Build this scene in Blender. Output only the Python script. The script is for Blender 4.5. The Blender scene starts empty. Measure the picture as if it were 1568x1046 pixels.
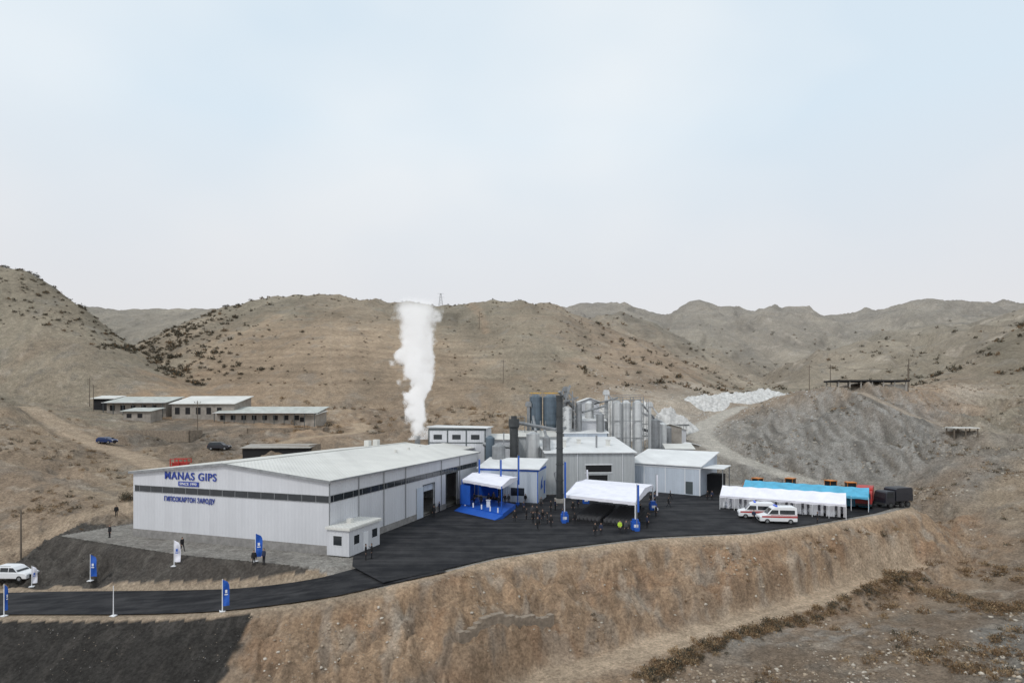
import bpy, bmesh, math, random
import numpy as np
from mathutils import Vector, Matrix
random.seed(7); rng=np.random.default_rng(11)
scene=bpy.context.scene
H=17.0
# ---------------------------------------------------------------- noise
_p=rng.permutation(256); _p=np.concatenate([_p,_p,_p])
_g=rng.uniform(0,2*np.pi,256); _gx=np.cos(_g); _gy=np.sin(_g)
def noise2(x,y):
    x=np.asarray(x,float); y=np.asarray(y,float)
    xi=np.floor(x).astype(int); yi=np.floor(y).astype(int)
    fx=x-xi; fy=y-yi; xi&=255; yi&=255
    u=fx*fx*fx*(fx*(fx*6-15)+10); v=fy*fy*fy*(fy*(fy*6-15)+10)
    def g(i,j,dx,dy):
        h=_p[_p[(xi+i)&255]+((yi+j)&255)]
        return _gx[h]*dx+_gy[h]*dy
    a=g(0,0,fx,fy); b=g(1,0,fx-1,fy); c=g(0,1,fx,fy-1); d=g(1,1,fx-1,fy-1)
    return (a+(b-a)*u+((c+(d-c)*u)-(a+(b-a)*u))*v)*1.5
def fbm(x,y,o=4,r=.5):
    s=0;a=1;f=1
    for i in range(o):
        s=s+a*noise2(x*f+17.3*i,y*f+9.1*i); a*=r; f*=2.03
    return s
def ridged(x,y,o=4):
    s=0;a=1;f=1
    for i in range(o):
        s=s+a*(1-2*np.abs(noise2(x*f+31.7*i,y*f+5.3*i))); a*=.5; f*=2.1
    return s
def sstep(a,b,x):
    t=np.clip((x-a)/(b-a),0,1); return t*t*(3-2*t)
def smax(a,b,k):
    h=np.maximum(k-np.abs(a-b),0)/k; return np.maximum(a,b)+h*h*k/4
def smin(a,b,k): return -smax(-a,-b,k)
# ---------------------------------------------------------------- terrain
# terrain control points: (image pixel column, assumed forward distance m, ground level m)
CP=[(-400,15,-13),(-400,40,-13),(-400,62,-7),(-400,75,-5),(-400,100,4),(-400,130,16),(-400,180,24),(-400,280,38),
(0,15,-14),(0,40,-13),(0,55,-9),(0,66,-4.2),(0,72,-4),(0,78,-3.3),(0,85,-1.8),(0,95,2.5),(0,110,7.6),(0,122,12.2),(0,140,20.0),(0,165,19),(0,200,24),(0,280,30),
(100,40,-13),(100,77,-2.5),(100,85,-.4),(100,92,1.9),(100,100,3.4),(100,115,6.2),(100,125,8.6),(100,140,11.5),(100,160,15.5),(100,185,19),(100,240,26),
(200,40,-13),(200,70,-3.5),(200,95,1.0),(200,105,2.6),(200,120,5.6),(200,140,8.4),(200,160,13),(200,175,15.5),(200,200,18.5),(200,280,26),
(350,15,-14),(350,45,-11),(350,60,-5),(350,90,0),(350,125,6.4),(350,140,8.4),(350,160,12),(350,175,14),(350,195,17),(350,280,25),
(500,40,-12.5),(500,60,-6),(500,120,4),(500,140,9.0),(500,165,11.5),(500,190,15.5),(500,280,24),
(700,15,-13),(700,40,-11),(700,54,-8.8),(700,75,-8),(700,120,0),(700,150,7),(700,170,11.5),(700,200,16),(700,280,22),
(850,45,-9),(850,56,-8.5),(850,70,-8),(850,130,0),(850,180,12.5),(850,210,16),(850,280,22),
(1000,45,-8.5),(1000,54,-8.4),(1000,62,-8.0),(1000,80,-7.8),(1000,140,1),(1000,200,16),(1000,280,25),
(1100,130,-.5),(1100,145,3.4),(1100,165,9.0),(1100,185,12.5),(1100,220,18),(1100,280,25),
(1130,52,-7.8),(1130,60,-7.7),(1130,67,-7.5),(1130,80,-7.2),
(1200,135,.5),(1200,145,4.2),(1200,158,9.8),(1200,170,16.5),(1200,185,20.5),(1200,230,20),(1200,280,25),
(1300,20,-6.5),(1300,50,-6.7),(1300,65,-7.3),(1300,80,-7.4),(1300,100,-6.5),(1300,130,0),(1300,140,6),(1300,152,13.5),(1300,165,21),(1300,178,23.4),(1300,200,23.5),(1300,280,27),
(1400,130,3),(1400,165,18.8),(1400,178,22.8),
(1450,48,-5.6),(1450,63,-6.5),(1450,85,-7.2),(1450,95,-6),(1450,103,-3.4),(1450,115,1.5),(1450,128,6.1),(1450,138,9.6),(1450,155,14.0),(1450,180,20.5),(1450,240,28),
(1568,15,-4),(1568,45,-4.4),(1568,60,-5.6),(1568,78,-5.8),(1568,87,-4.2),(1568,95,-1.9),(1568,108,1.7),(1568,120,6.4),(1568,140,10.8),(1568,165,17),(1568,200,26),(1568,280,37),
(1900,15,-2),(1900,60,-3),(1900,95,1),(1900,130,11),(1900,180,26),(1900,280,45)]
CP=np.array(CP,float)
cu=CP[:,0]/400; cv=2*np.log(CP[:,1]); cz=CP[:,2]
def _phi(r2): return np.where(r2>1e-12, r2*np.log(r2+1e-12),0)
NC=len(CP); K=_phi((cu[:,None]-cu)**2+(cv[:,None]-cv)**2)+np.eye(NC)*.02
Pm=np.stack([np.ones(NC),cu,cv],1)
A=np.block([[K,Pm],[Pm.T,np.zeros((3,3))]])
W=np.linalg.solve(A,np.concatenate([cz,np.zeros(3)]))
def tps(b,y):
    u=np.clip(784+882*b,-450,1950)/400; v=2*np.log(np.clip(y,14,290))
    out=W[NC]+W[NC+1]*u+W[NC+2]*v
    for i in range(NC): out=out+W[i]*_phi((u-cu[i])**2+(v-cv[i])**2)
    return out
RIDGES=[ # (image pixel columns, skyline pixel rows, crest distance, foot distance, gully amp)
 ([-600,-200,0,40,80,130,160,210,260,320,400],[310,345,402,411,432,468,496,532,566,606,690],250,190,2.8),
 ([60,120,150,200,250,300,330,380,430,490,540,600,650,700,740,800,840,870,930,990,1040,1100,1200,1300],
  [640,575,560,533,510,487,474,462,454,450,455,462,465,467,460,458,463,476,503,525,550,578,622,700],385,212,4.6),
 ([-400,100,150,200,260,330,420,600,700],[450,470,471,475,473,474,484,560,700],720,420,9),
 ([700,820,860,900,950,990,1020,1070,1120,1180,1240,1260,1300,1350,1400,1430,1500,1568,1700,2000],
  [700,520,474,470,469,476,477,464,468,473,476,480,480,475,465,461,464,465,459,445],880,480,25),
 ([820,880,950,1000,1050,1100,1150,1250,1350],[600,490,482,497,523,543,562,602,700],540,300,14),
 ([1080,1180,1250,1300,1350,1400,1480,1568,1750,2000],[640,566,540,528,512,512,500,478,430,400],560,300,20),
 ([1320,1400,1450,1500,1568,1700,2000],[660,596,562,532,494,430,380],270,200,4.5),
]
PAD=[(-13,55.0),(-7.2,59.9),(-1.8,65.0),(5.2,69.0),(18.6,75.3),(32.7,78.1),(43.6,83.5),(59.5,92.7),(69,99.5),(72,110),(66,123),(50,130),(42,145),(10,152),(-30,132),(-42,112),(-57,85),(-61,77.2),(-38.4,67.0),(-19.9,61.5),(-16.8,60.2)]
def sdpoly(x,y,P):
    d=np.full(x.shape,1e9); ins=np.zeros(x.shape,bool); m=len(P)
    for i in range(m):
        ax,ay=P[i]; bx,by=P[(i+1)%m]; ex,ey=bx-ax,by-ay
        t=np.clip(((x-ax)*ex+(y-ay)*ey)/(ex*ex+ey*ey),0,1)
        d=np.minimum(d,np.hypot(x-ax-t*ex,y-ay-t*ey))
        c=((ay>y)!=(by>y))&(x<(bx-ax)*(y-ay)/((by-ay) if by!=ay else 1e-9)+ax); ins^=c
    return np.where(ins,-d,d)
def sdline(x,y,L):
    d=np.full(x.shape,1e9); z=np.zeros(x.shape)
    for i in range(len(L)-1):
        a=L[i]; b=L[i+1]; ex,ey=b[0]-a[0],b[1]-a[1]
        t=np.clip(((x-a[0])*ex+(y-a[1])*ey)/(ex*ex+ey*ey),0,1)
        dd=np.hypot(x-a[0]-t*ex,y-a[1]-t*ey); k=dd<d
        d=np.where(k,dd,d)
        if len(a)>2: z=np.where(k,a[2]+t*(b[2]-a[2]),z)
    return d,z
def catmull(L,k=8):
    L=[np.array(p,float) for p in L]; out=[]
    for i in range(len(L)-1):
        p0=L[max(i-1,0)];p1=L[i];p2=L[i+1];p3=L[min(i+2,len(L)-1)]
        for j in range(k):
            t=j/k; out.append(.5*((2*p1)+(-p0+p2)*t+(2*p0-5*p1+4*p2-p3)*t*t+(-p0+3*p1-3*p2+p3)*t**3))
    out.append(L[-1]); return [tuple(p) for p in out]
ROAD=[(-110,66,-7.0),(-80,63.8,-5.4),(-55.5,62.2,-4.0),(-36,58.8,-2.7),(-27,57.2,-1.8),(-19.3,57.2,-.8),(-14,59.4,-.15),(-9,63,-.02)]
ROADS=catmull(ROAD,4)
TRACK=[(-8,39,-8.7),(-2,47.5,-8.5),(4.1,54.4,-8.4),(14.8,59.8,-7.9),(26,66,-7.5),(37.6,72.5,-7.3),(51.7,82,-7.2),(62,88,-7.2)]
VALLEY=[(70,131),(62,141),(56,152),(55,164),(58,176),(66,188),(82,203)]
LEFTRD=[(-90,75),(-72,79),(-66,88),(-63,98),(-66,110),(-80,124),(-98,135),(-125,148)]
LEFT2=[(-66,108),(-58,122),(-54,140),(-42,158),(-46,172)]
RIGHT1=[(118,140),(104,160),(96,182)]
def withz(L):
    return [(p[0],p[1],float(tps(np.array([p[0]/p[1]]),np.array([p[1]]))[0])) for p in catmull(L,4)]
PATHS=[(catmull(TRACK,4),1.7),(withz(VALLEY),3.0),(withz(LEFTRD),2.4),(withz(LEFT2),2.0),(withz(RIGHT1),1.6)]
def height(x,y,full=False):
    x=np.asarray(x,float); y=np.asarray(y,float)
    ys=np.maximum(y,5); b=x/ys; px=784+882*b
    zb=tps(b,ys)
    farm=sstep(60,170,y)
    flat=1-sstep(80,130,px)*sstep(520,470,px)*sstep(150,160,y)*sstep(196,184,y)*.9
    rough=(.25+.85*sstep(85,125,y)*sstep(330,230,y)+1.1*sstep(1110,1200,px)*sstep(124,140,y)*sstep(185,168,y))*flat
    zb=zb+fbm(x/28,y/28,4)*(.5+1.0*farm)*flat+ (ridged(x/13+.4*fbm(x/20,y/20,2),y/17,4)-.92)*rough
    near=sstep(170,90,y)
    zb=zb+fbm(x/3.1,y/3.1,4)*.28+fbm(x/.9,y/.9,2)*.08*near
    for L,w in PATHS[1:]:
        dp,zp=sdline(x,y,L); k=sstep(w+4,w+.3,dp); zb=zb*(1-k)+(zp+fbm(x/3,y/3,2)*.05)*k
    z=zb
    for bx,ey,D,F,amp in RIDGES:
        py=np.interp(px,bx,ey)
        if bx[0]>-300: py=py+np.maximum(bx[0]-px,0)*.6
        if bx[-1]<1900: py=py+np.maximum(px-bx[-1],0)*.6
        zr=H+(625-py)*D/882
        Fw=F*(1+.06*fbm(x/90,3.3+0*x,2))
        t=(ys-Fw)/(D-Fw)
        front=np.where(t>0,18+(zr-18)*t*(1.22-.22*t),18+(ys-Fw)*1.3)
        back=zr-(ys-D)*.33
        zk=smin(front,back,10+amp*.5)+1
        zk=np.where(zr<16,zk-200,zk)
        m=np.clip(t,0,1)*np.clip(1.35-t,0.2,1)
        zk=zk+(ridged(x/(18+amp*2.6)+.3*fbm(x/60,y/60,2),y/(90+amp*6),3)-.6)*amp*m + fbm(x/9,y/9,3)*.4*np.clip(t,0,1)
        z=smax(z,zk,3)
    s=sdpoly(x,y,PAD); dr,zr=sdline(x,y,ROADS)
    sn=s+fbm(x/5,y/5,3)*1.2*sstep(0,3,s)
    z=np.maximum(z,np.maximum(-np.maximum(sn,0)*.66, zr-np.maximum(dr-4.6,0)*.6))
    z=np.minimum(z,np.minimum(np.maximum(s,0)*.55, zr+np.maximum(dr-4.4,0)*1.0))
    z=z-.14*((s<0)|(dr<4.3))
    emb=sstep(.5,2.5,s)*sstep(14,9,s)*sstep(4.8,6.5,dr)
    z=z-((1-np.abs(noise2(x/1.9+.9*noise2(x/3,y/3),y/7+x/22))*3.2).clip(0,1)*.42+np.abs(noise2(x/4.6+1.2*noise2(x/7,y/7),y/11))*1.3+fbm(x/1.1,y/1.3,4)*.26)*emb
    L,w=PATHS[0]; dp,zp=sdline(x,y,L); k=sstep(w+2.0,w-.1,dp)*sstep(3,5,s); z=z*(1-k)+(zp+fbm(x/2,y/2,3)*.08)*k
    if full: return z,s,dr,px
    return z
def hz(x,y): return float(height(np.array([x]),np.array([y]))[0])
NX,NY=980,880
bb=np.linspace(-1.3,1.3,NX); yy=np.exp(np.linspace(math.log(24),math.log(2600),NY))
B,Y=np.meshgrid(bb,yy); X=(B*Y).ravel(); Yf=Y.ravel()
Z,S_,DR,PX=height(X,Yf,True)
ZG=Z.reshape(NY,NX)
# ---- ground colours
def C(*a): return np.array(a,float)
sand=C(.46,.32,.21); tan=C(.315,.275,.212); grey=C(.30,.28,.25); red=C(.36,.275,.20); dry=C(.37,.295,.215); pale=C(.52,.45,.37); brown=C(.27,.205,.15); dark=C(.16,.145,.125); orange=C(.39,.30,.215); qgrey=C(.265,.252,.23)
CC=[(0,95,red),(0,125,orange),(0,150,tan),(100,100,red),(100,130,orange),(200,110,dry),(200,140,brown),(350,130,brown),(280,148,dark),(360,146,dark),(350,165,red),(450,165,sand),(500,140,red),(150,165,tan),
(-300,100,red),(-300,150,tan),(300,190,sand),(500,200,orange),(600,180,brown),(700,200,orange),(850,210,dry),(950,230,red),(1000,200,pale),(1100,165,grey),(1150,230,pale),(1200,142,qgrey),(1300,142,qgrey),
(1180,155,qgrey),(1260,152,qgrey),(1350,145,qgrey),(1200,175,red),(1300,172,red),(1350,195,red),(1400,140,qgrey),(1420,165,sand),(1450,115,brown),(1500,120,grey),(1550,150,tan),(1568,110,dry),(1568,170,tan),
(1450,90,dry),(1568,80,brown),(1300,60,brown),(1450,60,brown),(1568,55,grey),(1200,55,brown),(1150,65,grey),(1300,75,dry),(1100,52,brown),
(0,230,tan),(200,230,tan),(400,260,orange),(600,240,orange),(800,250,tan),(400,340,tan),(700,340,tan),(1000,300,red),(1200,300,tan),(1400,300,tan),(1568,260,tan),(1000,600,tan),(1400,600,tan),(200,600,tan),
(400,50,sand),(600,55,sand),(800,60,sand),(1000,68,sand),(1200,80,sand),(800,75,sand),(1300,90,sand),(1900,70,brown),(1900,150,tan)]
wx=PX/110+fbm(X/14,Yf/14,3)*.5; wy=4.5*np.log(Yf)+fbm(X/11+40,Yf/11,3)*.4
num=np.zeros((len(X),3)); den=np.zeros(len(X))
for p,d,c in CC:
    w=1/(((wx-p/110)**2+(wy-4.5*math.log(d))**2)**1.6+.03); num+=w[:,None]*c; den+=w
col=num/den[:,None]
def mixc(mask,c):
    global col
    col=col*(1-mask[:,None])+c*mask[:,None]
hillm=sstep(190,230,Yf)
tb=sstep(230,330,PX)*sstep(900,650,PX)*sstep(62,40,Z)*hillm
trail=noise2(Z*.62+fbm(X/40,Yf/40,2)*.5, PX/120)
col*= (1+ (.12+.26*tb)*trail*hillm)[:,None]
col*= (1+ .28*fbm(X/45,Yf/60,4)*hillm)[:,None]
mixc(tb*.35,orange)
mixc(sstep(.15,.7,fbm(X/16+7,Yf/22,4))*.45*(1-hillm),brown)
mixc(sstep(.25,.8,fbm(X/9+70,Yf/9,4))*.35,grey)
mixc(sstep(.25,.7,fbm(X/4+70,Yf/4,4))*.45*(1-hillm),dark*1.2)
mixc(sstep(.35,.8,fbm(X/6+20,Yf/3+9,4))*.4*(1-hillm),pale)
gx=ridged(X/34,Yf/200,3); mixc(sstep(.3,-.5,gx)*.40*hillm,C(.17,.15,.12))  # gully shading on the hills painted as darker colour bands
mixc(np.exp(-((PX-(507+(Yf-300)*.03))/1.6)**2)*hillm*.14*(Yf<390),pale)
mixc(np.exp(-((PX-(715+(380-Yf)*.35+6*noise2(Yf/9,Yf*0)))/7)**2)*hillm*.4*(Yf<385)*(Yf>290),C(.44,.31,.21))
mixc(sstep(.45,.8,fbm(X/22+3,Yf/12+5,4))*sstep(150,200,Yf)*sstep(1050,1200,PX)*.6,pale)
mixc(np.exp(-((PX-1218)/26)**2-((Yf-232)/26)**2),C(.58,.55,.50))
mixc(np.exp(-((PX-1480)/36)**2-((Yf-185)/16)**2)*.8,pale)
mixc(np.exp(-((PX-1050)/60)**2-((Yf-178)/14)**2)*.55,C(.50,.47,.43))
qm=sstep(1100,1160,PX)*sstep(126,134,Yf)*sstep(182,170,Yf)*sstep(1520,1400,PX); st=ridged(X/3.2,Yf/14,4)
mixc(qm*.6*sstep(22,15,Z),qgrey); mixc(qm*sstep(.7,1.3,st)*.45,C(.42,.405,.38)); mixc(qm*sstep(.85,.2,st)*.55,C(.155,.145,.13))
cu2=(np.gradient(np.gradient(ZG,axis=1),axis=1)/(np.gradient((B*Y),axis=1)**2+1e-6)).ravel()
mixc(np.clip(cu2*.5,0,1)*.4*(Yf<240),C(.17,.135,.10))  # cavity shade painted in: concave hollows get a darker ground colour
far=sstep(250,900,Yf); mixc(far*.45,C(.35,.342,.335))  # distance haze painted into the ground colour as a grey tint
col*=(1-.10*hillm)[:,None]
emb=sstep(.3,1.5,S_)*sstep(16,10,S_)*(X>-26)*(Yf<105)
mixc(emb*.75,sand); mixc(emb*sstep(.1,.6,fbm(X/2.5,Yf/5,4))*.5,grey); mixc(emb*sstep(.1,.6,fbm(X/6+9,Yf/4,4))*.55,C(.37,.225,.135))
mixc(emb*sstep(.05,.5,fbm(X/1.6+19,Yf/3,4))*.55,C(.23,.165,.115)); mixc(emb*sstep(.25,.6,fbm(X/3+39,Yf/4,4))*.45,pale)
mixc(emb*sstep(6,10,S_)*.35,brown)
mixc(sstep(1.6,.3,np.abs(S_))*(X>-14)*(Yf<105)*.8,C(.58,.45,.325))
# pebble wash in the gully
mixc(np.exp(-((X-33)/9)**2-((Yf-62)/3.2)**2)*sstep(-.2,.5,fbm(X/3,Yf/1.6,4))*.7,C(.44,.41,.37))
for i,(L,w) in enumerate(PATHS):
    dp,_=sdline(X,Yf,L); mixc(sstep(w+1.0,w-.6,dp+fbm(X/3,Yf/3,3)*.5)*(.9 if i<2 else .7)*(S_>.5), (C(.60,.47,.345),C(.50,.465,.41),C(.50,.39,.285),C(.49,.38,.27),C(.46,.38,.30))[i])
    if i==0: mixc(sstep(.5,.2,np.abs(dp-.75))*.3*(S_>4),C(.40,.31,.22))
mixc((sstep(6.0,4.4,DR)*(X<-12)),C(.44,.35,.26))
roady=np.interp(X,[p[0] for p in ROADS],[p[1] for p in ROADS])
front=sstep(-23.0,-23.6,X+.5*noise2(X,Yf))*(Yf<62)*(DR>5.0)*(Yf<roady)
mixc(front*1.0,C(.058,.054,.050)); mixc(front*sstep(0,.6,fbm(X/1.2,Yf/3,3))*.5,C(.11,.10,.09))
mound=(Yf>roady)&(X<-16)&(X>-66)&(S_>-.3)&(S_<7)&(Yf<86)&(DR>5.0)
mixc(mound*.93,C(.085,.08,.075)); mixc(mound*sstep(0,.7,fbm(X/2,Yf/2,4))*.4,C(.19,.175,.155))
mixc((S_<-.2)*1.0,C(.36,.34,.31)); mixc((S_<-.2)*sstep(0,.6,fbm(X/4,Yf/4,4))*.5,C(.25,.23,.21))
col=np.clip(col,.02,.9)
idx=np.arange(NX*NY).reshape(NY,NX)
F4=np.stack([idx[:-1,:-1],idx[:-1,1:],idx[1:,1:],idx[1:,:-1]],-1).reshape(-1,4)
def npmesh(name,V,F,mats,mi=None,smooth=False,colattr=None):
    me=bpy.data.meshes.new(name); k=F.shape[1]
    me.vertices.add(len(V)); me.vertices.foreach_set('co',V.astype(np.float32).ravel())
    me.loops.add(F.size); me.loops.foreach_set('vertex_index',F.astype(np.int32).ravel())
    me.polygons.add(len(F)); me.polygons.foreach_set('loop_start',np.arange(0,F.size,k,dtype=np.int32))
    me.polygons.foreach_set('loop_total',np.full(len(F),k,dtype=np.int32))
    if smooth: me.polygons.foreach_set('use_smooth',np.ones(len(F),bool))
    for m in mats: me.materials.append(m)
    if mi is not None: me.polygons.foreach_set('material_index',mi.astype(np.int32))
    me.update(calc_edges=True)
    if colattr is not None:
        a=me.color_attributes.new('Col','FLOAT_COLOR','POINT')
        a.data.foreach_set('color',np.concatenate([colattr,np.ones((len(V),1))],1).astype(np.float32).ravel())
    o=bpy.data.objects.new(name,me); scene.collection.objects.link(o); return o
# ---------------------------------------------------------------- materials
def newmat(name):
    m=bpy.data.materials.new(name); m.use_nodes=True; nt=m.node_tree
    return m,nt,nt.nodes['Principled BSDF']
def N(nt,t,**k):
    nd=nt.nodes.new(t)
    for a,v in k.items(): setattr(nd,a,v)
    return nd
def mat(name,c,rough=.7,metal=0,var=.12,scale=1.5,bump=0,bscale=8,corr=0,coords='Object',streak=0):
    m,nt,bs=newmat(name); L=nt.links.new
    tc=N(nt,'ShaderNodeTexCoord'); nz=N(nt,'ShaderNodeTexNoise'); nz.inputs['Scale'].default_value=scale; nz.inputs['Detail'].default_value=6; nz.inputs['Roughness'].default_value=.65
    L(tc.outputs[coords],nz.inputs['Vector'])
    mr=N(nt,'ShaderNodeMapRange'); mr.inputs['From Min'].default_value=.3; mr.inputs['From Max'].default_value=.7
    mr.inputs['To Min'].default_value=1-var; mr.inputs['To Max'].default_value=1+var*.6; L(nz.outputs['Fac'],mr.inputs['Value'])
    vm=N(nt,'ShaderNodeVectorMath',operation='SCALE'); vm.inputs[0].default_value=c[:3]; L(mr.outputs['Result'],vm.inputs['Scale'])
    out=vm.outputs['Vector']
    if streak:
        mp=N(nt,'ShaderNodeMapping'); mp.inputs['Scale'].default_value=(1.4,1.4,.09); L(tc.outputs['Object'],mp.inputs['Vector'])
        n3=N(nt,'ShaderNodeTexNoise'); n3.inputs['Scale'].default_value=1.2; n3.inputs['Detail'].default_value=5; L(mp.outputs[0],n3.inputs['Vector'])
        m3=N(nt,'ShaderNodeMapRange'); m3.inputs['From Min'].default_value=.35; m3.inputs['From Max'].default_value=.6; m3.inputs['To Min'].default_value=1-streak; m3.inputs['To Max'].default_value=1; L(n3.outputs['Fac'],m3.inputs['Value'])
        v3=N(nt,'ShaderNodeVectorMath',operation='SCALE'); L(out,v3.inputs[0]); L(m3.outputs[0],v3.inputs['Scale']); out=v3.outputs['Vector']
    if corr:
        sp=N(nt,'ShaderNodeSeparateXYZ'); L(tc.outputs['Object'],sp.inputs[0])
        ad=N(nt,'ShaderNodeMath',operation='ADD'); L(sp.outputs['X'],ad.inputs[0]); L(sp.outputs['Y'],ad.inputs[1])
        mu=N(nt,'ShaderNodeMath',operation='MULTIPLY'); L(ad.outputs[0],mu.inputs[0]); mu.inputs[1].default_value=2*math.pi/corr
        sn=N(nt,'ShaderNodeMath',operation='SINE'); L(mu.outputs[0],sn.inputs[0])
        bp=N(nt,'ShaderNodeBump'); bp.inputs['Strength'].default_value=.4; bp.inputs['Distance'].default_value=.04
        L(sn.outputs[0],bp.inputs['Height']); L(bp.outputs[0],bs.inputs['Normal'])
        dv=N(nt,'ShaderNodeMath',operation='DIVIDE'); L(ad.outputs[0],dv.inputs[0]); dv.inputs[1].default_value=max(corr*3,1.1)
        fl=N(nt,'ShaderNodeMath',operation='FLOOR'); L(dv.outputs[0],fl.inputs[0])
        wn=N(nt,'ShaderNodeTexWhiteNoise',noise_dimensions='1D'); L(fl.outputs[0],wn.inputs['W'])
        m2=N(nt,'ShaderNodeMapRange'); m2.inputs['To Min'].default_value=.95; m2.inputs['To Max'].default_value=1.02; L(wn.outputs['Value'],m2.inputs['Value'])
        v2=N(nt,'ShaderNodeVectorMath',operation='SCALE'); L(out,v2.inputs[0]); L(m2.outputs[0],v2.inputs['Scale']); out=v2.outputs['Vector']
    elif bump:
        n2=N(nt,'ShaderNodeTexNoise'); n2.inputs['Scale'].default_value=bscale; n2.inputs['Detail'].default_value=5; L(tc.outputs[coords],n2.inputs['Vector'])
        bp=N(nt,'ShaderNodeBump'); bp.inputs['Strength'].default_value=bump; bp.inputs['Distance'].default_value=.1
        L(n2.outputs['Fac'],bp.inputs['Height']); L(bp.outputs[0],bs.inputs['Normal'])
    L(out,bs.inputs['Base Color']); bs.inputs['Roughness'].default_value=rough; bs.inputs['Metallic'].default_value=metal
    return m
def ground_mat():
    m,nt,bs=newmat('ground_soil'); L=nt.links.new
    at=N(nt,'ShaderNodeVertexColor',layer_name='Col'); ge=N(nt,'ShaderNodeNewGeometry')
    cur=at.outputs['Color']
    for sc,lo,hi in ((.10,.86,1.12),(.6,.74,1.22),(3.2,.58,1.36)):
        nz=N(nt,'ShaderNodeTexNoise'); nz.inputs['Scale'].default_value=sc; nz.inputs['Detail'].default_value=8; nz.inputs['Roughness'].default_value=.72
        L(ge.outputs['Position'],nz.inputs['Vector'])
        mr=N(nt,'ShaderNodeMapRange'); mr.inputs['From Min'].default_value=.32; mr.inputs['From Max'].default_value=.68; mr.inputs['To Min'].default_value=lo; mr.inputs['To Max'].default_value=hi
        L(nz.outputs['Fac'],mr.inputs['Value'])
        vm=N(nt,'ShaderNodeVectorMath',operation='SCALE'); L(cur,vm.inputs[0]); L(mr.outputs[0],vm.inputs['Scale']); cur=vm.outputs['Vector']
    L(cur,bs.inputs['Base Color']); bs.inputs['Roughness'].default_value=1; bs.inputs['Specular IOR Level'].default_value=.05
    nz=N(nt,'ShaderNodeTexNoise'); nz.inputs['Scale'].default_value=.9; nz.inputs['Detail'].default_value=10; nz.inputs['Roughness'].default_value=.76; L(ge.outputs['Position'],nz.inputs['Vector'])
    bp=N(nt,'ShaderNodeBump'); bp.inputs['Strength'].default_value=.9; bp.inputs['Distance'].default_value=.9; L(nz.outputs['Fac'],bp.inputs['Height']); L(bp.outputs[0],bs.inputs['Normal'])
    return m
def asphalt_mat():
    m,nt,bs=newmat('fresh_asphalt'); L=nt.links.new
    ge=N(nt,'ShaderNodeNewGeometry'); mp=N(nt,'ShaderNodeMapping'); mp.inputs['Rotation'].default_value=(0,0,math.radians(-25)); mp.inputs['Scale'].default_value=(.05,.45,1); L(ge.outputs['Position'],mp.inputs['Vector'])
    n1=N(nt,'ShaderNodeTexNoise'); n1.inputs['Scale'].default_value=1.6; n1.inputs['Detail'].default_value=6; n1.inputs['Distortion'].default_value=.8; L(mp.outputs[0],n1.inputs['Vector'])
    n2=N(nt,'ShaderNodeTexNoise'); n2.inputs['Scale'].default_value=.35; n2.inputs['Detail'].default_value=9; n2.inputs['Roughness'].default_value=.7; L(ge.outputs['Position'],n2.inputs['Vector'])
    ad=N(nt,'ShaderNodeMath',operation='ADD'); L(n1.outputs['Fac'],ad.inputs[0]); L(n2.outputs['Fac'],ad.inputs[1])
    cr=N(nt,'ShaderNodeValToRGB'); e=cr.color_ramp.elements; e[0].position=.42; e[0].color=(.010,.0105,.013,1); e[1].position=.66; e[1].color=(.050,.049,.051,1)
    hf=N(nt,'ShaderNodeMath',operation='MULTIPLY'); hf.inputs[1].default_value=.5; L(ad.outputs[0],hf.inputs[0]); L(hf.outputs[0],cr.inputs['Fac']); L(cr.outputs['Color'],bs.inputs['Base Color'])
    bs.inputs['Roughness'].default_value=.85; bs.inputs['Specular IOR Level'].default_value=.2; return m
M={}
M['wall']=mat('metal_cladding',(.62,.63,.66),.5,0,.04,.3,corr=.5,streak=.04)
M['roof']=mat('roof_sheeting',(.66,.655,.62),.55,0,.12,.15,corr=.6)
M['roofw']=mat('roof_white_sheeting',(.74,.75,.75),.5,0,.12,.2,corr=.5)
M['bluewall']=mat('pale_blue_cladding',(.54,.60,.68),.5,0,.07,.3,corr=.45,streak=.08)
M['greywall']=mat('grey_cladding',(.50,.52,.53),.6,0,.08,.3,corr=.6,streak=.12)
M['trim']=mat('dark_trim',(.07,.085,.09),.5,0,.1)
M['glass']=mat('dark_glass',(.025,.03,.035),.12,0,.3,.8)
M['block']=mat('block_plinth',(.27,.26,.25),.95,0,.3,1.2,.6,3)
M['black']=mat('black_rubber',(.012,.012,.013),.8,0,.2)
M['dark']=mat('dark_interior',(.015,.015,.017),.9,0,.2)
M['blue']=mat('banner_blue',(.012,.10,.48),.6,0,.15,1.0)
M['sign']=mat('sign_blue',(.015,.045,.30),.5,0,.05)
M['ltblue']=mat('tarpaulin_light_blue',(.09,.40,.60),.6,0,.2,.8,.4,2)
M['white']=mat('white_paint',(.80,.81,.83),.4,0,.05)
M['fabric']=mat('white_fabric',(.80,.80,.87),.8,0,.1,.7,.5,1.6)
M['steel']=mat('grey_steel',(.30,.31,.32),.5,.3,.25,.8,streak=.2)
M['wsteel']=mat('white_silo_paint',(.62,.63,.63),.5,0,.12,.6,streak=.25)
M['dsteel']=mat('dark_steel',(.065,.07,.072),.5,.3,.3,.6)
M['silo']=mat('blue_grey_silo',(.12,.16,.20),.5,.2,.2,.5,streak=.2)
M['rust']=mat('rusty_steel',(.20,.11,.07),.9,0,.35,1)
M['yellow']=mat('yellow_paint',(.75,.42,.03),.5,0,.15)
M['orange']=mat('orange_paint',(.62,.20,.02),.5,0,.2)
M['redp']=mat('red_paint',(.45,.03,.025),.4,0,.08)
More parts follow.
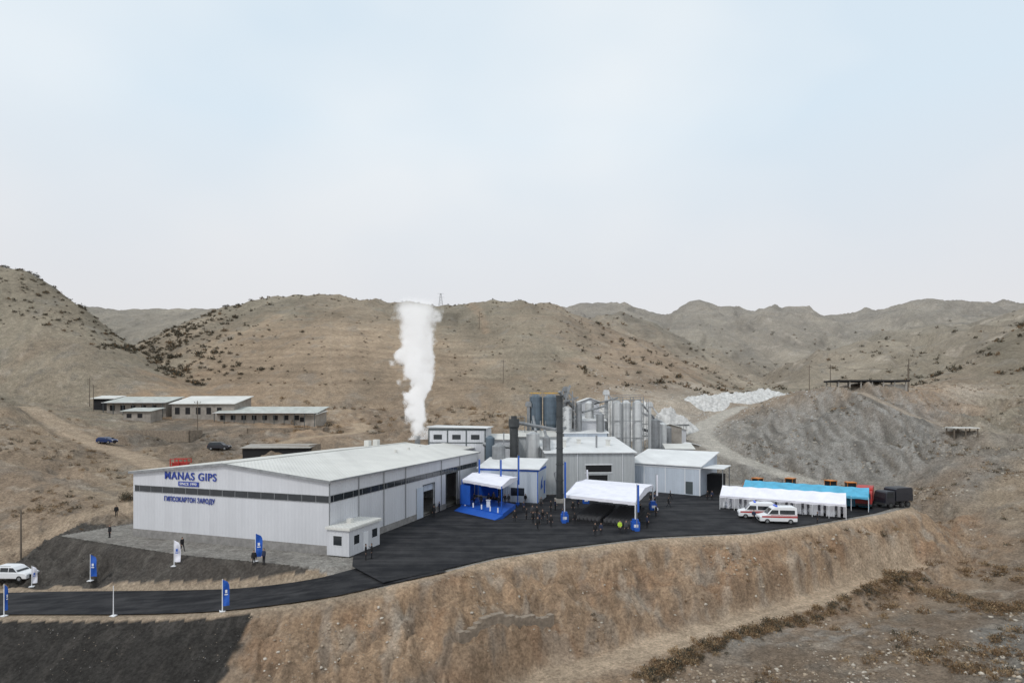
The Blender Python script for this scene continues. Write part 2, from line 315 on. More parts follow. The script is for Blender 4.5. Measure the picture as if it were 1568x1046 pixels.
M['concrete']=mat('concrete',(.36,.34,.31),.95,0,.25,.8,.4,4)
M['gypsum']=mat('gypsum_rock',(.60,.595,.58),.95,0,.4,.9,1,1.6)
M['stone']=mat('rubble_stone',(.27,.22,.17),1,0,.4,1.8,1,3)
M['bluecar']=mat('blue_car_paint',(.015,.035,.12),.3,0,.05)
M['darkcar']=mat('dark_car_paint',(.02,.022,.03),.3,0,.05)
M['greenroof']=mat('weathered_grey_green_sheet',(.48,.50,.47),.8,0,.25,.6,corr=.7)
M['oldwall']=mat('old_plaster',(.33,.30,.265),.95,0,.35,.6,.4,3)
M['wood']=mat('pole_wood',(.16,.13,.10),.9,0,.3,2)
M['leaf1']=mat('dry_foliage',(.20,.125,.065),.95,0,.4,.6,coords='Object')
M['leaf2']=mat('dark_foliage',(.08,.07,.048),.95,0,.4,.6)
M['leaf3']=mat('straw_foliage',(.33,.23,.13),.95,0,.3,.6)
M['rock']=mat('loose_rock',(.36,.29,.215),1,0,.4,.7)
M['rockw']=mat('pale_rock',(.50,.45,.38),1,0,.3,.7)
M['skin']=mat('skin',(.45,.27,.19),.6,0,.05); M['hair']=mat('hair',(.015,.012,.01),.8,0,.1)
M['coat1']=mat('black_coat',(.018,.018,.02),.9,0,.2,6); M['coat2']=mat('navy_coat',(.02,.028,.06),.9,0,.2,6); M['coat3']=mat('grey_coat',(.07,.07,.075),.9,0,.2,6); M['hivis']=mat('hi_vis_vest',(.45,.65,.05),.7,0,.1,6)
M['shoe']=mat('shoe_leather',(.012,.011,.011),.5,0,.1); M['trous']=mat('dark_trousers',(.016,.016,.02),.9,0,.2,6)
M['lamp']=mat('headlamp_glass',(.75,.77,.8),.15,0,.05); M['lightb']=mat('beacon_blue',(.02,.12,.8),.2,0,.05)
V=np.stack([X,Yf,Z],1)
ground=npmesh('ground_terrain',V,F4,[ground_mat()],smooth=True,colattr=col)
# ---------------------------------------------------------------- mesh builder
class MB:
    def __init__(s): s.v=[];s.f=[];s.m=[]
    def add(s,vs,fs,mi=0):
        o=len(s.v); s.v+= [tuple(p) for p in vs]; s.f+=[tuple(i+o for i in f) for f in fs]; s.m+=[mi]*len(fs); return s
    def box(s,x0,y0,z0,x1,y1,z1,mi=0):
        return s.add([(x0,y0,z0),(x1,y0,z0),(x1,y1,z0),(x0,y1,z0),(x0,y0,z1),(x1,y0,z1),(x1,y1,z1),(x0,y1,z1)],
          [(0,3,2,1),(4,5,6,7),(0,1,5,4),(1,2,6,5),(2,3,7,6),(3,0,4,7)],mi)
    def beam(s,p,q,w,mi=0,h=None):
        h=h or w; p=Vector(p);q=Vector(q);d=(q-p).normalized(); up=Vector((0,0,1)) if abs(d.z)<.95 else Vector((1,0,0))
        a=d.cross(up).normalized()*w/2; b=a.cross(d).normalized()*h/2
        vs=[p-a-b,p+a-b,p+a+b,p-a+b,q-a-b,q+a-b,q+a+b,q-a+b]
        return s.add(vs,[(0,3,2,1),(4,5,6,7),(0,1,5,4),(1,2,6,5),(2,3,7,6),(3,0,4,7)],mi)
    def cyl(s,p,q,r0,r1=None,n=16,mi=0):
        r1=r0 if r1 is None else r1; p=Vector(p);q=Vector(q);d=(q-p).normalized(); up=Vector((0,0,1)) if abs(d.z)<.95 else Vector((1,0,0))
        a=d.cross(up).normalized(); b=a.cross(d); vs=[];fs=[]
        for c,r in((p,r0),(q,r1)):
            for i in range(n):
                t=2*math.pi*i/n; vs.append(c+a*math.cos(t)*r+b*math.sin(t)*r)
        fs=[(i,(i+1)%n,n+(i+1)%n,n+i) for i in range(n)]; fs+=[tuple(range(n))[::-1],tuple(range(n,2*n))]
        return s.add(vs,fs,mi)
    def prism(s,prof,y0,y1,mi=0,t0=None,t1=None):
        k=len(prof); vs=[(a,y0,b) for a,b in prof]+[(a,y1,b) for a,b in prof]
        return s.add(vs,[tuple(range(k)),tuple(range(k,2*k))[::-1]]+[(i,i+k,(i+1)%k+k,(i+1)%k) for i in range(k)],mi)
    def build(s,name,mats,parent=None,loc=(0,0,0),rz=0,smooth=False,bevel=0,fix=True):
        me=bpy.data.meshes.new(name); me.from_pydata(s.v,[],s.f)
        for m in mats: me.materials.append(m)
        me.polygons.foreach_set('material_index',s.m)
        if fix:
            bm=bmesh.new(); bm.from_mesh(me); bmesh.ops.recalc_face_normals(bm,faces=bm.faces); bm.to_mesh(me); bm.free()
        if smooth:
            me.polygons.foreach_set('use_smooth',[True]*len(me.polygons))
            try: me.set_sharp_from_angle(angle=math.radians(40))
            except Exception: pass
        o=bpy.data.objects.new(name,me); scene.collection.objects.link(o); o.location=loc; o.rotation_euler=(0,0,rz)
        if parent: o.parent=parent
        if bevel: b=o.modifiers.new('bevel','BEVEL'); b.width=bevel; b.segments=2; b.limit_method='ANGLE'
        return o
def empty(name,loc,rz=0):
    e=bpy.data.objects.new(name,None); scene.collection.objects.link(e); e.location=loc; e.rotation_euler=(0,0,rz); e.empty_display_size=.5; return e
# ---------------------------------------------------------------- asphalt yard & road
ASP=[(-12.6,56.2),(-7.2,60.8),(-1.8,65.9),(5.2,69.9),(18.6,76.2),(32.7,79.0),(43.6,84.4),(59.1,93.7),(67,100),(69,108),(62,117),(45,120),(40,127),(26,127),(8,113),(-7,111),(-19,75),(-18.2,66),(-17.2,62)]
me=bpy.data.meshes.new('asphalt_yard'); bm=bmesh.new(); vs=[bm.verts.new((a,b,0.0)) for a,b in ASP]; f=bm.faces.new(vs); bmesh.ops.triangulate(bm,faces=[f]); bm.normal_update(); bm.to_mesh(me); bm.free()
AS=asphalt_mat(); me.materials.append(AS); o=bpy.data.objects.new('asphalt_yard',me); scene.collection.objects.link(o)
mb=MB(); RS=catmull(ROAD,10)
for i in range(len(RS)-1):
    def ed(j):
        a=Vector(RS[max(j-1,0)][:2]); b=Vector(RS[min(j+1,len(RS)-1)][:2]); d=(b-a).normalized(); nrm=Vector((-d.y,d.x)); c=Vector(RS[j][:2]); z=RS[j][2]-.006
        return [(c.x+nrm.x*3.7,c.y+nrm.y*3.7,z),(c.x-nrm.x*3.7,c.y-nrm.y*3.7,z)]
    a=ed(i);b=ed(i+1); mb.add([a[0],a[1],b[1],b[0]],[(0,1,2,3)])
mb.build('asphalt_road',[AS])
# ---------------------------------------------------------------- main factory hall
RZ=-math.atan2(.32,.947)
e=empty('factory_hall',(-21.4,67.3,0),RZ)
WX,LY,EH,PH=31.0,46.0,8.4,9.85
mb=MB()
mb.add([(-WX,0,.9),(0,0,.9),(0,0,EH),(-WX/2,0,PH),(-WX,0,EH),(-WX,.2,.9),(0,.2,.9),(0,.2,EH),(-WX/2,.2,PH),(-WX,.2,EH)],[(0,1,2,3,4),(5,9,8,7,6),(0,5,6,1),(1,6,7,2),(2,7,8,3),(3,8,9,4),(4,9,5,0)])
for a,b,z0,z1 in ((.2,23.6,.9,EH),(23.6,27.5,4.9,EH),(27.5,31.9,.9,EH),(31.9,36.6,5.8,EH),(36.6,LY,.9,EH)):
    mb.box(-.2,a,z0,0,b,z1)
mb.box(-WX,.2,.9,-WX+.2,LY,EH)
mb.add([(-WX,LY,0),(0,LY,0),(0,LY,EH),(-WX/2,LY,PH),(-WX,LY,EH)],[(0,1,2,3,4)])
mb.build('walls',[M['wall']],e)
mb=MB(); mb.box(-WX-.06,-.06,-.3,.06,.26,.9)
for a,b in((.26,23.5),(27.6,31.8),(36.7,LY)): mb.box(-.26,a,-.3,.06,b,.9)
mb.box(-WX-.06,.26,-.3,-WX+.26,LY,.9); mb.build('block_plinth',[M['block']],e)
mb=MB(); ov=.45; sl=(PH-EH)/(WX/2)
for sg in(0,1):
    x0=0.0+ov if sg==0 else -WX-ov; zx=EH-ov*sl+.05; xm=-WX/2; zm=PH+.05
    mb.add([(x0,-.35,zx),(x0,LY+.3,zx),(xm,LY+.3,zm),(xm,-.35,zm),(x0,-.35,zx+.16),(x0,LY+.3,zx+.16),(xm,LY+.3,zm+.16),(xm,-.35,zm+.16)],[(0,1,2,3),(4,7,6,5),(0,4,5,1),(1,5,6,2),(2,6,7,3),(3,7,4,0)])
mb.box(-WX/2-.3,-.3,PH+.2,-WX/2+.3,LY+.2,PH+.3)
for yv in (30,36,42): mb.cyl((-4-yv*.15,yv,EH+.4),(-4-yv*.15,yv,EH+1.5),.25,n=10)
for yv in (38,41): mb.box(-20,yv,PH-.6,-19,yv+1,PH+1.0)
mb.build('roof',[M['roof']],e)
mb=MB()
mb.beam((-WX-ov,-.38,EH-.02),(-WX/2,-.38,PH+.14),.05,0,.3); mb.beam((ov,-.38,EH-.02),(-WX/2,-.38,PH+.14),.05,0,.3); mb.box(ov,-.35,EH-.02,ov+.12,LY+.3,EH+.18)
mb.box(.003,-.02,.9,.09,.10,EH-.05)
for yv in (6,12,18,30,37.5): mb.cyl((.1,yv,0.9),(.1,yv,EH-.1),.06,n=8)
mb.build('eaves_gutter_and_flashing',[M['steel']],e)
mb=MB(); mb.box(-WX+.3,-.03,5.95,-.0,.04,6.72,0); mb.box(-.04,.0,5.95,.03,45.6,6.72,0)
for i in range(16): mb.box(-WX+1.2+i*2,-.06,5.95,-WX+1.26+i*2,-.031,6.72,1)
for i in range(23): mb.box(.031,.8+i*2,5.95,.06,.86+i*2,6.72,1)
for z in(5.9,6.70): mb.box(-WX+.25,-.075,z,.075,-.031,z+.05,1); mb.box(.031,-.031,z,.075,45.7,z+.05,1)
mb.build('ribbon_windows',[M['glass'],M['steel']],e)
mb=MB(); mb.box(.01,23.5,0,.08,23.62,5.0,0); mb.box(.01,27.48,0,.08,27.6,5,0); mb.box(.01,23.5,4.9,.08,27.6,5.05,0); mb.box(.01,31.8,0,.08,31.92,5.9); mb.box(.01,36.58,0,.08,36.7,5.9); mb.box(.01,31.8,5.8,.08,36.7,5.92)
mb.box(.09,21.4,0.1,.15,23.4,4.8,1); mb.box(-.3,23.6,3.9,-.25,27.5,4.9,1)
mb.build('door_frames_and_sliding_door',[M['trim'],M['bluewall']],e)
mb=MB(); mb.box(-30,1,0.02,-1,45,.05); mb.build('floor',[M['concrete']],e)
def text(body,x0,x1,z0,z1,m,name,off=.02,sp=1.0,y=-.08):
    cu_=bpy.data.curves.new(name,'FONT'); cu_.body=body; cu_.extrude=.03; cu_.offset=off; cu_.space_character=sp; cu_.materials.append(m)
    o=bpy.data.objects.new(name,cu_); scene.collection.objects.link(o); bpy.context.view_layer.update()
    bbx=[v[0] for v in o.bound_box]; bby=[v[1] for v in o.bound_box]
    w=max(bbx)-min(bbx); h=max(bby)-min(bby); sx=(x1-x0)/w; sy=(z1-z0)/h
    o.scale=(sx,sy,1); o.rotation_euler=(math.pi/2,0,0); o.location=(x0-min(bbx)*sx,y,z0-min(bby)*sy); o.parent=e
text('MANAS GIPS',-25.3,-16.7,7.75,8.75,M['sign'],'sign_lettering_top',.014,1.12)
text('ГИПСОКАРТОН ЗАВОДУ',-25.4,-17.0,4.75,5.55,M['sign'],'sign_lettering_bottom',.01,1.08)
mb=MB(); mb.box(-23,-.10,6.95,-19.6,-.06,7.55); mb.build('sign_plate',[M['sign']],e)
text('SINCE 1990',-22.7,-19.9,7.1,7.42,M['white'],'sign_lettering_middle',.0,1.0,-.12)
e=empty('site_cabin',(-21.4,67.3,0),RZ)
mb=MB(); mb.box(.1,-.5,0,3.1,6,3.0); mb.build('walls',[M['wall']],e)
mb=MB(); mb.box(-.0,-.75,3.0,3.35,6.2,3.22); mb.box(.05,-.7,3.22,3.3,6.15,3.3); mb.box(1,2,3.3,1.6,2.6,3.8); mb.build('roof',[M['roof']],e)
mb=MB(); mb.box(1.0,-.53,1.2,2.1,-.495,2.3,0); mb.box(3.09,.5,1.2,3.13,1.5,2.2,0); mb.box(3.09,4.3,1.2,3.13,5.4,2.2,0); mb.box(3.09,2.4,.1,3.14,3.4,2.2,1)
for (a,b) in((1.0,2.1),): mb.box(a-.06,-.55,1.14,b+.06,-.531,1.2,1); mb.box(a-.06,-.55,2.3,b+.06,-.531,2.36,1)
mb.build('windows_and_door',[M['glass'],M['white']],e)
# ---------------------------------------------------------------- generic buildings
def shed(name,loc,rz,w,l,h,rise,wall,roof,mono=False,base=-.5,details=None,ov=.4):
    e=empty(name,loc,rz); mb=MB()
    if mono: prof=[(0,base),(w,base),(w,h),(0,h+rise)] if mono==1 else [(0,base),(w,base),(w,h+rise),(0,h)]
    else: prof=[(0,base),(w,base),(w,h),(w/2,h+rise),(0,h)]
    if mono==3:
        mb.add([(0,0,base),(w,0,base),(w,l,base),(0,l,base),(0,0,h),(w,0,h),(w,l,h+rise),(0,l,h+rise)],[(0,3,2,1),(4,5,6,7),(0,1,5,4),(1,2,6,5),(2,3,7,6),(3,0,4,7)])
        mb.build('walls',[wall],e); mb=MB(); k=rise/l
        a0=h-ov*k+.03; a1=h+rise+ov*k+.03
        mb.add([(-ov,-ov,a0),(w+ov,-ov,a0),(w+ov,l+ov,a1),(-ov,l+ov,a1),(-ov,-ov,a0+.16),(w+ov,-ov,a0+.16),(w+ov,l+ov,a1+.16),(-ov,l+ov,a1+.16)],[(0,3,2,1),(4,5,6,7),(0,1,5,4),(1,2,6,5),(2,3,7,6),(3,0,4,7)])
        mb.build('roof',[roof],e)
    else:
        mb.prism(prof,0,l); mb.build('walls',[wall],e)
        mb=MB(); top=[p for p in prof[2:]]
        for (xa,za),(xb,zb) in zip(top[:-1],top[1:]):
            k=(zb-za)/(xb-xa)
            xa2=xa+(ov if xa==w else 0); za2=za+(xa2-xa)*k; xb2=xb-(ov if xb==0 else 0); zb2=zb+(xb2-xb)*k
            mb.add([(xa2,-ov,za2+.03),(xb2,-ov,zb2+.03),(xb2,l+ov,zb2+.03),(xa2,l+ov,za2+.03),(xa2,-ov,za2+.2),(xb2,-ov,zb2+.2),(xb2,l+ov,zb2+.2),(xa2,l+ov,za2+.2)],[(0,1,2,3),(4,5,6,7),(0,1,5,4),(1,2,6,5),(2,3,7,6),(3,0,4,7)])
        mb.build('roof',[roof],e)
    if details:
        mb=MB(); details(mb); mb.build('doors_windows_trim',[M['trim'],M['glass'],M['white'],M['blue'],M['dark']],e)
    return e
def det(mb):
    for x in(0,4,8,12): mb.box(x-.12,-.08,6,x+.12,-.003,12.6,0)
    mb.box(-.1,-.1,12.3,12.2,-.004,12.7,0); mb.box(-.1,-.07,9.6,12.2,-.002,9.8,0)
    for x in(1,5,9): mb.box(x,-.05,10.4,x+1.8,-.003,11.4,1)
    mb.box(12.003,-.1,12.3,12.1,6,12.7,0)
shed('process_building',(-17.6,122,0),math.radians(-5),12.2,9,12.7,.25,M['wall'],M['roofw'],mono=1,details=det)
shed('rear_annex_hall',(-24,112,0),RZ,12,18,8.6,.9,M['wall'],M['roof'])
def det(mb):
    mb.box(-.05,-.05,5.6,11.1,-.003,6.0,3); mb.box(11.003,-.05,5.6,11.06,7.2,6.0,3); mb.box(10.9,-.06,0,11.05,-.004,5.6,3)
    mb.box(1.5,-.04,0,4.5,-.003,3.6,4); mb.box(6,-.04,1.2,8.5,-.003,2.6,1); mb.box(11.003,5.2,1,11.05,6.2,3.4,3)
    mb.add([(11.06,2.2,2.0),(11.06,4.0,2.4),(11.06,3.4,3.2),(11.06,4.2,4.6),(11.06,2.6,3.6)],[(0,1,2,3,4)],3)
shed('workshop_building',(-6,106,0),math.radians(-15),11.0,7.4,6.0,1.1,M['bluewall'],M['roofw'],mono=3,details=det)
def det(mb):
    mb.box(8,-.05,4.2,13.2,-.003,5.6,4); mb.box(7.8,-.07,5.6,13.4,-.004,5.8,2); mb.box(7.8,-.07,4.0,13.4,-.004,4.2,2)
    mb.box(8.6,-.05,0,12.4,-.003,3.6,4)
    for x in(3,6.3,15.5): mb.cyl((x,-.1,0),(x,-.1,8),.07,n=8,mi=2)
shed('production_building',(6.8,114.5,0),math.radians(5),18.0,17,8.0,2.2,M['greywall'],M['roofw'],mono=3,details=det)
def det(mb):
    mb.box(12.2,-.06,.2,13.6,-.003,2.6,0); mb.box(-.05,-.07,5.1,15.2,-.004,5.35,2)
    for x in(3.5,8,12): mb.box(x,-.05,.1,x+.12,-.003,5.1,2)
    mb.box(14.9,-.07,0,15.1,-.004,5.1,2)
shed('blue_grey_warehouse',(24.3,120.5,0),math.radians(-36),15.0,11,5.6,2.0,M['bluewall'],M['roofw'],mono=3,details=det)
mb=MB()
e=empty('loading_canopy',(36.5,112,0),math.radians(-30))
mb.box(-1,0,5.3,4.5,8,5.45,0)
for x in(.0,4.2):
    for y in(.3,7.6): mb.box(x-.08,y-.08,0,x+.08,y+.08,5.3,1)
mb.box(.5,4,0,3.5,7.4,3.8,2)
mb.build('canopy',[M['roofw'],M['steel'],M['dark']],e)
shed('upper_plant_block',(15.5,136,0),math.radians(3),6.5,6,14.0,1.0,M['wall'],M['roofw'],mono=3)
shed('mill_building',(17.5,148,0),math.radians(2),5,5,18.6,.9,M['wall'],M['roofw'])
shed('low_plant_building',(1.5,128,0),math.radians(3),9,9,10.6,.9,M['greywall'],M['roof'],mono=3)
shed('sorting_house',(-6.5,124,0),math.radians(-3),7,6,10.2,.8,M['wall'],M['roof'],mono=3)
shed('bagging_house',(12,132.5,0),math.radians(3),10,4,11.2,.6,M['bluewall'],M['roofw'],mono=3)
shed('conveyor_house',(38,150,3),math.radians(-10),6,5,9,.8,M['oldwall'],M['roof'])
shed('crusher_house',(43,158,5),math.radians(8),5,5,6,.6,M['wall'],M['roof'])
shed('plant_office',(36,134,0),math.radians(-8),6,5,7.5,.7,M['wall'],M['roof'],mono=3)
shed('pump_house',(43.5,146,2),math.radians(4),4,4,5.5,.5,M['oldwall'],M['roofw'])
e=empty('grey_silo_pair',(0,0,0))
mb=MB()
for x,r in((5.7,1.5),(9.3,1.85)):
    mb.cyl((x,138,13.2),(x,138,19.6),r,n=28); mb.cyl((x,138,13.2),(x,138,10.6),r,.35,n=28); mb.cyl((x,138,19.6),(x,138,20.2),r,r*.45,n=28)
    for k in range(4): mb.cyl((x,138,14.2+k*1.5),(x,138,14.28+k*1.5),r+.04,n=28)
mb.build('tanks',[M['silo']],e,smooth=True)
mb=MB()
for x,r in((5.7,1.5),(9.3,1.85)):
    for i in range(4):
        t=math.pi/4+i*math.pi/2; mb.beam((x+r*math.cos(t),138+r*math.sin(t),0),(x+r*math.cos(t),138+r*math.sin(t),14),.22)
    for i in range(12):
        t=2*math.pi*i/12; mb.beam((x+r*math.cos(t),138+r*math.sin(t),19.6),(x+r*math.cos(t),138+r*math.sin(t),20.6),.05,0)
        t2=2*math.pi*(i+1)/12; mb.beam((x+r*math.cos(t),138+r*math.sin(t),20.6),(x+r*math.cos(t2),138+r*math.sin(t2),20.6),.08,1)
mb.build('frame_and_railing',[M['steel'],M['yellow']],e)
e=empty('white_silo_group',(0,0,0)); mb=MB()
for x,y in((24.9,137),(27.3,138),(29.8,137)):
    mb.cyl((x,y,6),(x,y,18.2),1.2,n=24); mb.cyl((x,y,18.2),(x,y,18.9),1.2,.3,n=24); mb.cyl((x,y,6),(x,y,4),1.2,.3,n=24)
    for k in range(6): mb.cyl((x,y,7+k*2),(x,y,7.1+k*2),1.24,n=24)
mb.build('tanks',[M['wsteel']],e,smooth=True)
mb=MB()
for x in(23.7,26.1,28.6,31):
    for y in(135.8,139.2): mb.beam((x,y,0),(x,y,19.6),.16)
for z in(6,10,14,18.9): mb.beam((23.7,135.7,z),(31,135.7,z),.14); mb.beam((31,135.7,z),(31,139.2,z),.14)
for z in(18.9,19.6,20.1): mb.beam((23.7,135.7,z),(31,135.7,z),.06); mb.beam((23.7,139.2,z),(31,139.2,z),.06)
mb.beam((31.6,135.5,0),(31.6,135.5,19),.1); mb.beam((32.1,135.5,0),(32.1,135.5,19),.1)
for k in range(36): mb.beam((31.6,135.5,.5+k*.5),(32.1,135.5,.5+k*.5),.05)
mb.build('frame_and_ladder',[M['steel']],e)
# bucket elevators
for x,y,h in((13.2,142,22.3),(22.8,139.5,21.4),(33.2,139,18.5),(3.9,137,18.6)):
    mb=MB(); mb.box(-.35,-.3,0,.35,.3,h-1.2); mb.box(-.75,-.5,h-1.2,.75,.5,h-.35); mb.box(-.55,-.4,h-.35,.55,.4,h)
    for k in range(int(h//2.5)): mb.box(-.42,-.37,k*2.5+.4,.42,.37,k*2.5+.52)
    mb.beam((.3,0,h-.8),(2.2,0,h-3.2),.3)
    mb.build('bucket_elevator',[M['wsteel'] if x>15 else M['steel']],loc=(x,y,0))
e=empty('steel_chimney',(8.6,104,0)); mb=MB(); mb.cyl((0,0,0),(0,0,19),.62,.55,n=24)
for k in range(7): mb.cyl((0,0,1+k*2.9),(0,0,1.15+k*2.9),.7,n=24)
mb.cyl((0,0,19),(0,0,19.3),.7,n=24); mb.build('pipe',[M['dsteel']],e,smooth=True)
mb=MB(); mb.box(-.9,-.9,0,.9,.9,.7); mb.build('footing',[M['concrete']],e)
e=empty('dust_filter_stack',(.4,118,0)); mb=MB(); mb.cyl((0,0,0),(0,0,12.8),.85,n=24); mb.cyl((0,0,12.8),(0,0,13.2),.85,1.1,n=24); mb.cyl((0,0,13.2),(0,0,14.8),1.1,n=24)
mb.cyl((0,0,14.8),(0,0,15.4),.6,n=20)
for k in range(5): mb.cyl((0,0,2+k*2.4),(0,0,2.12+k*2.4),.92,n=24)
mb.build('stack',[M['dsteel']],e,smooth=True)
for (x,y,r,z0,z1,mm) in ((-2.6,112.5,1.3,5,9.6,'steel'),(-4.4,116,.9,4,11,'silo'),(4.4,121,1.4,6,11.6,'wsteel'),(7,117,.8,6,11,'steel'),(12.8,134,1.1,10,17,'wsteel'),(34.6,140,1.3,6,14,'steel'),(37,142,1.1,6,13,'wsteel'),(20.5,134,.9,9,15.5,'steel'),(39.5,146,.9,6,12,'steel'),(15.6,134.5,.7,12,18,'steel'),(18.6,139,1.0,12,18.2,'wsteel')):
    mb=MB(); mb.cyl((0,0,z0),(0,0,z1),r,n=24); mb.cyl((0,0,z1),(0,0,z1+.5),r,r*.3,n=24); mb.cyl((0,0,z0),(0,0,z0-1.5),r,.3,n=24,mi=0)
    for i in range(4): t=i*math.pi/2+.7; mb.beam((r*.9*math.cos(t),r*.9*math.sin(t),0),(r*.9*math.cos(t),r*.9*math.sin(t),z0+.5),.15)
    for k in range(3): mb.cyl((0,0,z0+.8+k*(z1-z0)/3),(0,0,z0+.9+k*(z1-z0)/3),r+.04,n=24)
    mb.build('process_tank',[M[mm]],loc=(x,y,0),smooth=True)
def lattice(mb,x0,y0,x1,y1,z0,z1,st,w=.12):
    k=int((z1-z0)/st)
    for x in(x0,x1):
        for y in(y0,y1): mb.beam((x,y,z0),(x,y,z1),w*1.2)
    for i in range(k+1):
        z=z0+i*st
        for a,b in(((x0,y0),(x1,y0)),((x1,y0),(x1,y1)),((x1,y1),(x0,y1)),((x0,y1),(x0,y0))):
            mb.beam((*a,z),(*b,z),w)
            if i<k: mb.beam((*a,z),(*b,z+st),w*.6)
    mb.box(x0,y0,z1-.05,x1,y1,z1+.03)
mb=MB(); lattice(mb,-.5,134,3,137,6,15,2.6); lattice(mb,10.5,139,15.5,142,8,19.5,2.6); lattice(mb,32,143,36,146,4,15,3); lattice(mb,19.5,138,23,141,6,18.6,2.5); lattice(mb,11.5,133,14.5,136,10,18.8,2.2)
for z in(13.5,18): mb.beam((11,138.8,z),(16,138.8,z+1.6),.5,0,.4)
mb.build('steel_scaffold_tower',[M['steel']])
mb=MB()
for a,b,w in(((11.5,140,21),(20,146,12),.9),((31,140,12),(46,160,8.5),1.0),((14,139,22.5),(11.5,139,14),.5),((36,150,12.5),(52,170,12),.8),((40,152,13),(33,163,17.5),.6)):
    mb.beam(a,b,w,0,.5)
    for t in(.3,.6,.9):
        p=Vector(a).lerp(Vector(b),t); mb.beam((p.x-.4,p.y,p.z),(p.x-.4,p.y,0),.12); mb.beam((p.x+.4,p.y,p.z),(p.x+.4,p.y,0),.12)
mb.build('belt_conveyor',[M['steel']])
mb=MB()
for a,b,r in(((1.2,118,14),(9,121,12.5),.35),((9,121,12.5),(12,130,12.5),.35),((0,118,9),(-6,121,9.5),.4),((5,121,12),(5,136,15),.3),((8.6,104,3),(8.6,112,4.2),.5),((12,137,12),(12,137,21.5),.18),((14.4,137,12),(14.4,137,21),.14),((-1.6,112,9.9),(-1.6,112,12.2),.12),((17.6,120,8.5),(17.6,120,11.3),.2),((33.5,130,8),(33.5,130,13),.18),((7,117,11),(7,126,12.6),.28),((16.5,135,16),(22,137,17.5),.25),((25,136,19.4),(20,140,18),.2),((30,137,19),(34.6,140,14.5),.22)):
    mb.cyl(a,b,r,n=12)
mb.build('process_pipework',[M['steel']],smooth=True)
mb=MB()
for x,y in((10.5,120),(14,124),(20,122)): mb.box(x,y,8.2,x+.8,y+.8,10.2); mb.box(x-.1,y-.1,10.2,x+.9,y+.9,10.35)
mb.build('roof_vents',[M['roof']])
# ---------------------------------------------------------------- gypsum piles
def pile(name,c,rx,ry,h,seed):
    n_=90; g=np.linspace(-1.2,1.2,n_); U,Vv=np.meshgrid(g,g); r=np.hypot(U,Vv)
    x=c[0]+U*rx; y=c[1]+Vv*ry; g0=height(x.ravel(),y.ravel()).reshape(x.shape)
    z=np.maximum(0,1-r**1.15)*h*(1+.35*fbm(U*2.5+seed,Vv*2.5,4))+ (fbm(x/1.6+seed,y/1.6,3)*.7+ridged(x/.9,y/.9,3)*.35)*sstep(1,.8,r)
    zz=np.where(r<1,np.maximum(g0-.8+z,g0+z*.8),g0-.8)
    ii=np.arange(n_*n_).reshape(n_,n_); F=np.stack([ii[:-1,:-1],ii[:-1,1:],ii[1:,1:],ii[1:,:-1]],-1).reshape(-1,4)
    npmesh(name,np.stack([x.ravel(),y.ravel(),zz.ravel()],1),F,[M['gypsum']],smooth=False)
pile('gypsum_stockpile',(38,172),9,7,11.5,1); pile('gypsum_stockpile',(48,176),9,6,7.5,4); pile('gypsum_stockpile',(29,176),7,6,9,6)
pile('gypsum_stockpile',(84,216),14,8,3.2,9); pile('gypsum_stockpile',(98,224),11,8,3.6,14); pile('gypsum_stockpile',(71,210),8,7,2.6,19)
# ---------------------------------------------------------------- distant sheds left
def zat(x,y): return hz(x,y)
def old(name,x,y,rz,w,l,h,rise,wall,roof,posts=0):
    z=(zat(x,y)+zat(x+w*math.cos(rz),y+w*math.sin(rz)))/2
    def det(mb):
        k=int(w//3.2)
        for i in range(k): mb.box(1+i*3.2,-.06,h*.3,2.4+i*3.2,-.004,h*.75,4)
        if posts:
            for i in range(int(w//3)+1): mb.box(i*3,-1.6,-1,i*3+.15,-1.45,h-.1,0)
            mb.box(-.3,-1.9,h-.12,w+.3,-.5,h+.0,2)
    return shed(name,(x,y,z+.3),rz,w,l,h,rise,wall,roof,mono=3,base=-3,details=det,ov=.6)
old('long_livestock_shed',-86,168,math.radians(-5),30,7,3.0,1.5,M['oldwall'],M['greenroof'],1)
old('stone_farm_building',-101,171,math.radians(-3),19,10,4.4,2.2,M['oldwall'],M['roof'])
old('barn_shed',-121,172,math.radians(-2),18,8,3.4,1.6,M['oldwall'],M['greenroof'],1)
old('small_outbuilding',-110,163,math.radians(-3),8,5,2.6,.8,M['oldwall'],M['greenroof'])
old('small_outbuilding',-62,166,math.radians(-12),6,5,3,.8,M['oldwall'],M['roof'])
old('small_outbuilding',-128,176,math.radians(5),6,5,3.2,.8,M['dark'],M['roof'])
x0,y0=96,170; zz=max(zat(96,170),zat(104,174),zat(113,172)); mb=MB(); mb.box(0,0,3.0,22,7,3.5,0)
for i in range(7):
    for y in(.3,6.5): mb.box(.5+i*3.4,y,-3,.8+i*3.4,y+.3,3.0,1)
mb.box(13,1,-1,22,6,2.2,1)
mb.build('open_storage_shelter',[M['dark'],M['concrete']],loc=(x0,y0,zz-1.9),rz=math.radians(2))
z=zat(107,137); mb=MB(); mb.box(0,0,2.2,5.5,4,2.45,0)
for x in(.2,2.6,5.1):
    for y in(.2,3.6): mb.box(x,y,-1.5,x+.2,y+.2,2.2,1)
mb.box(.3,3.5,.0,5.2,3.58,1.4,1)
mb.build('small_timber_shelter',[M['roof'],M['wood']],loc=(105,137,z+.2),rz=math.radians(-12))
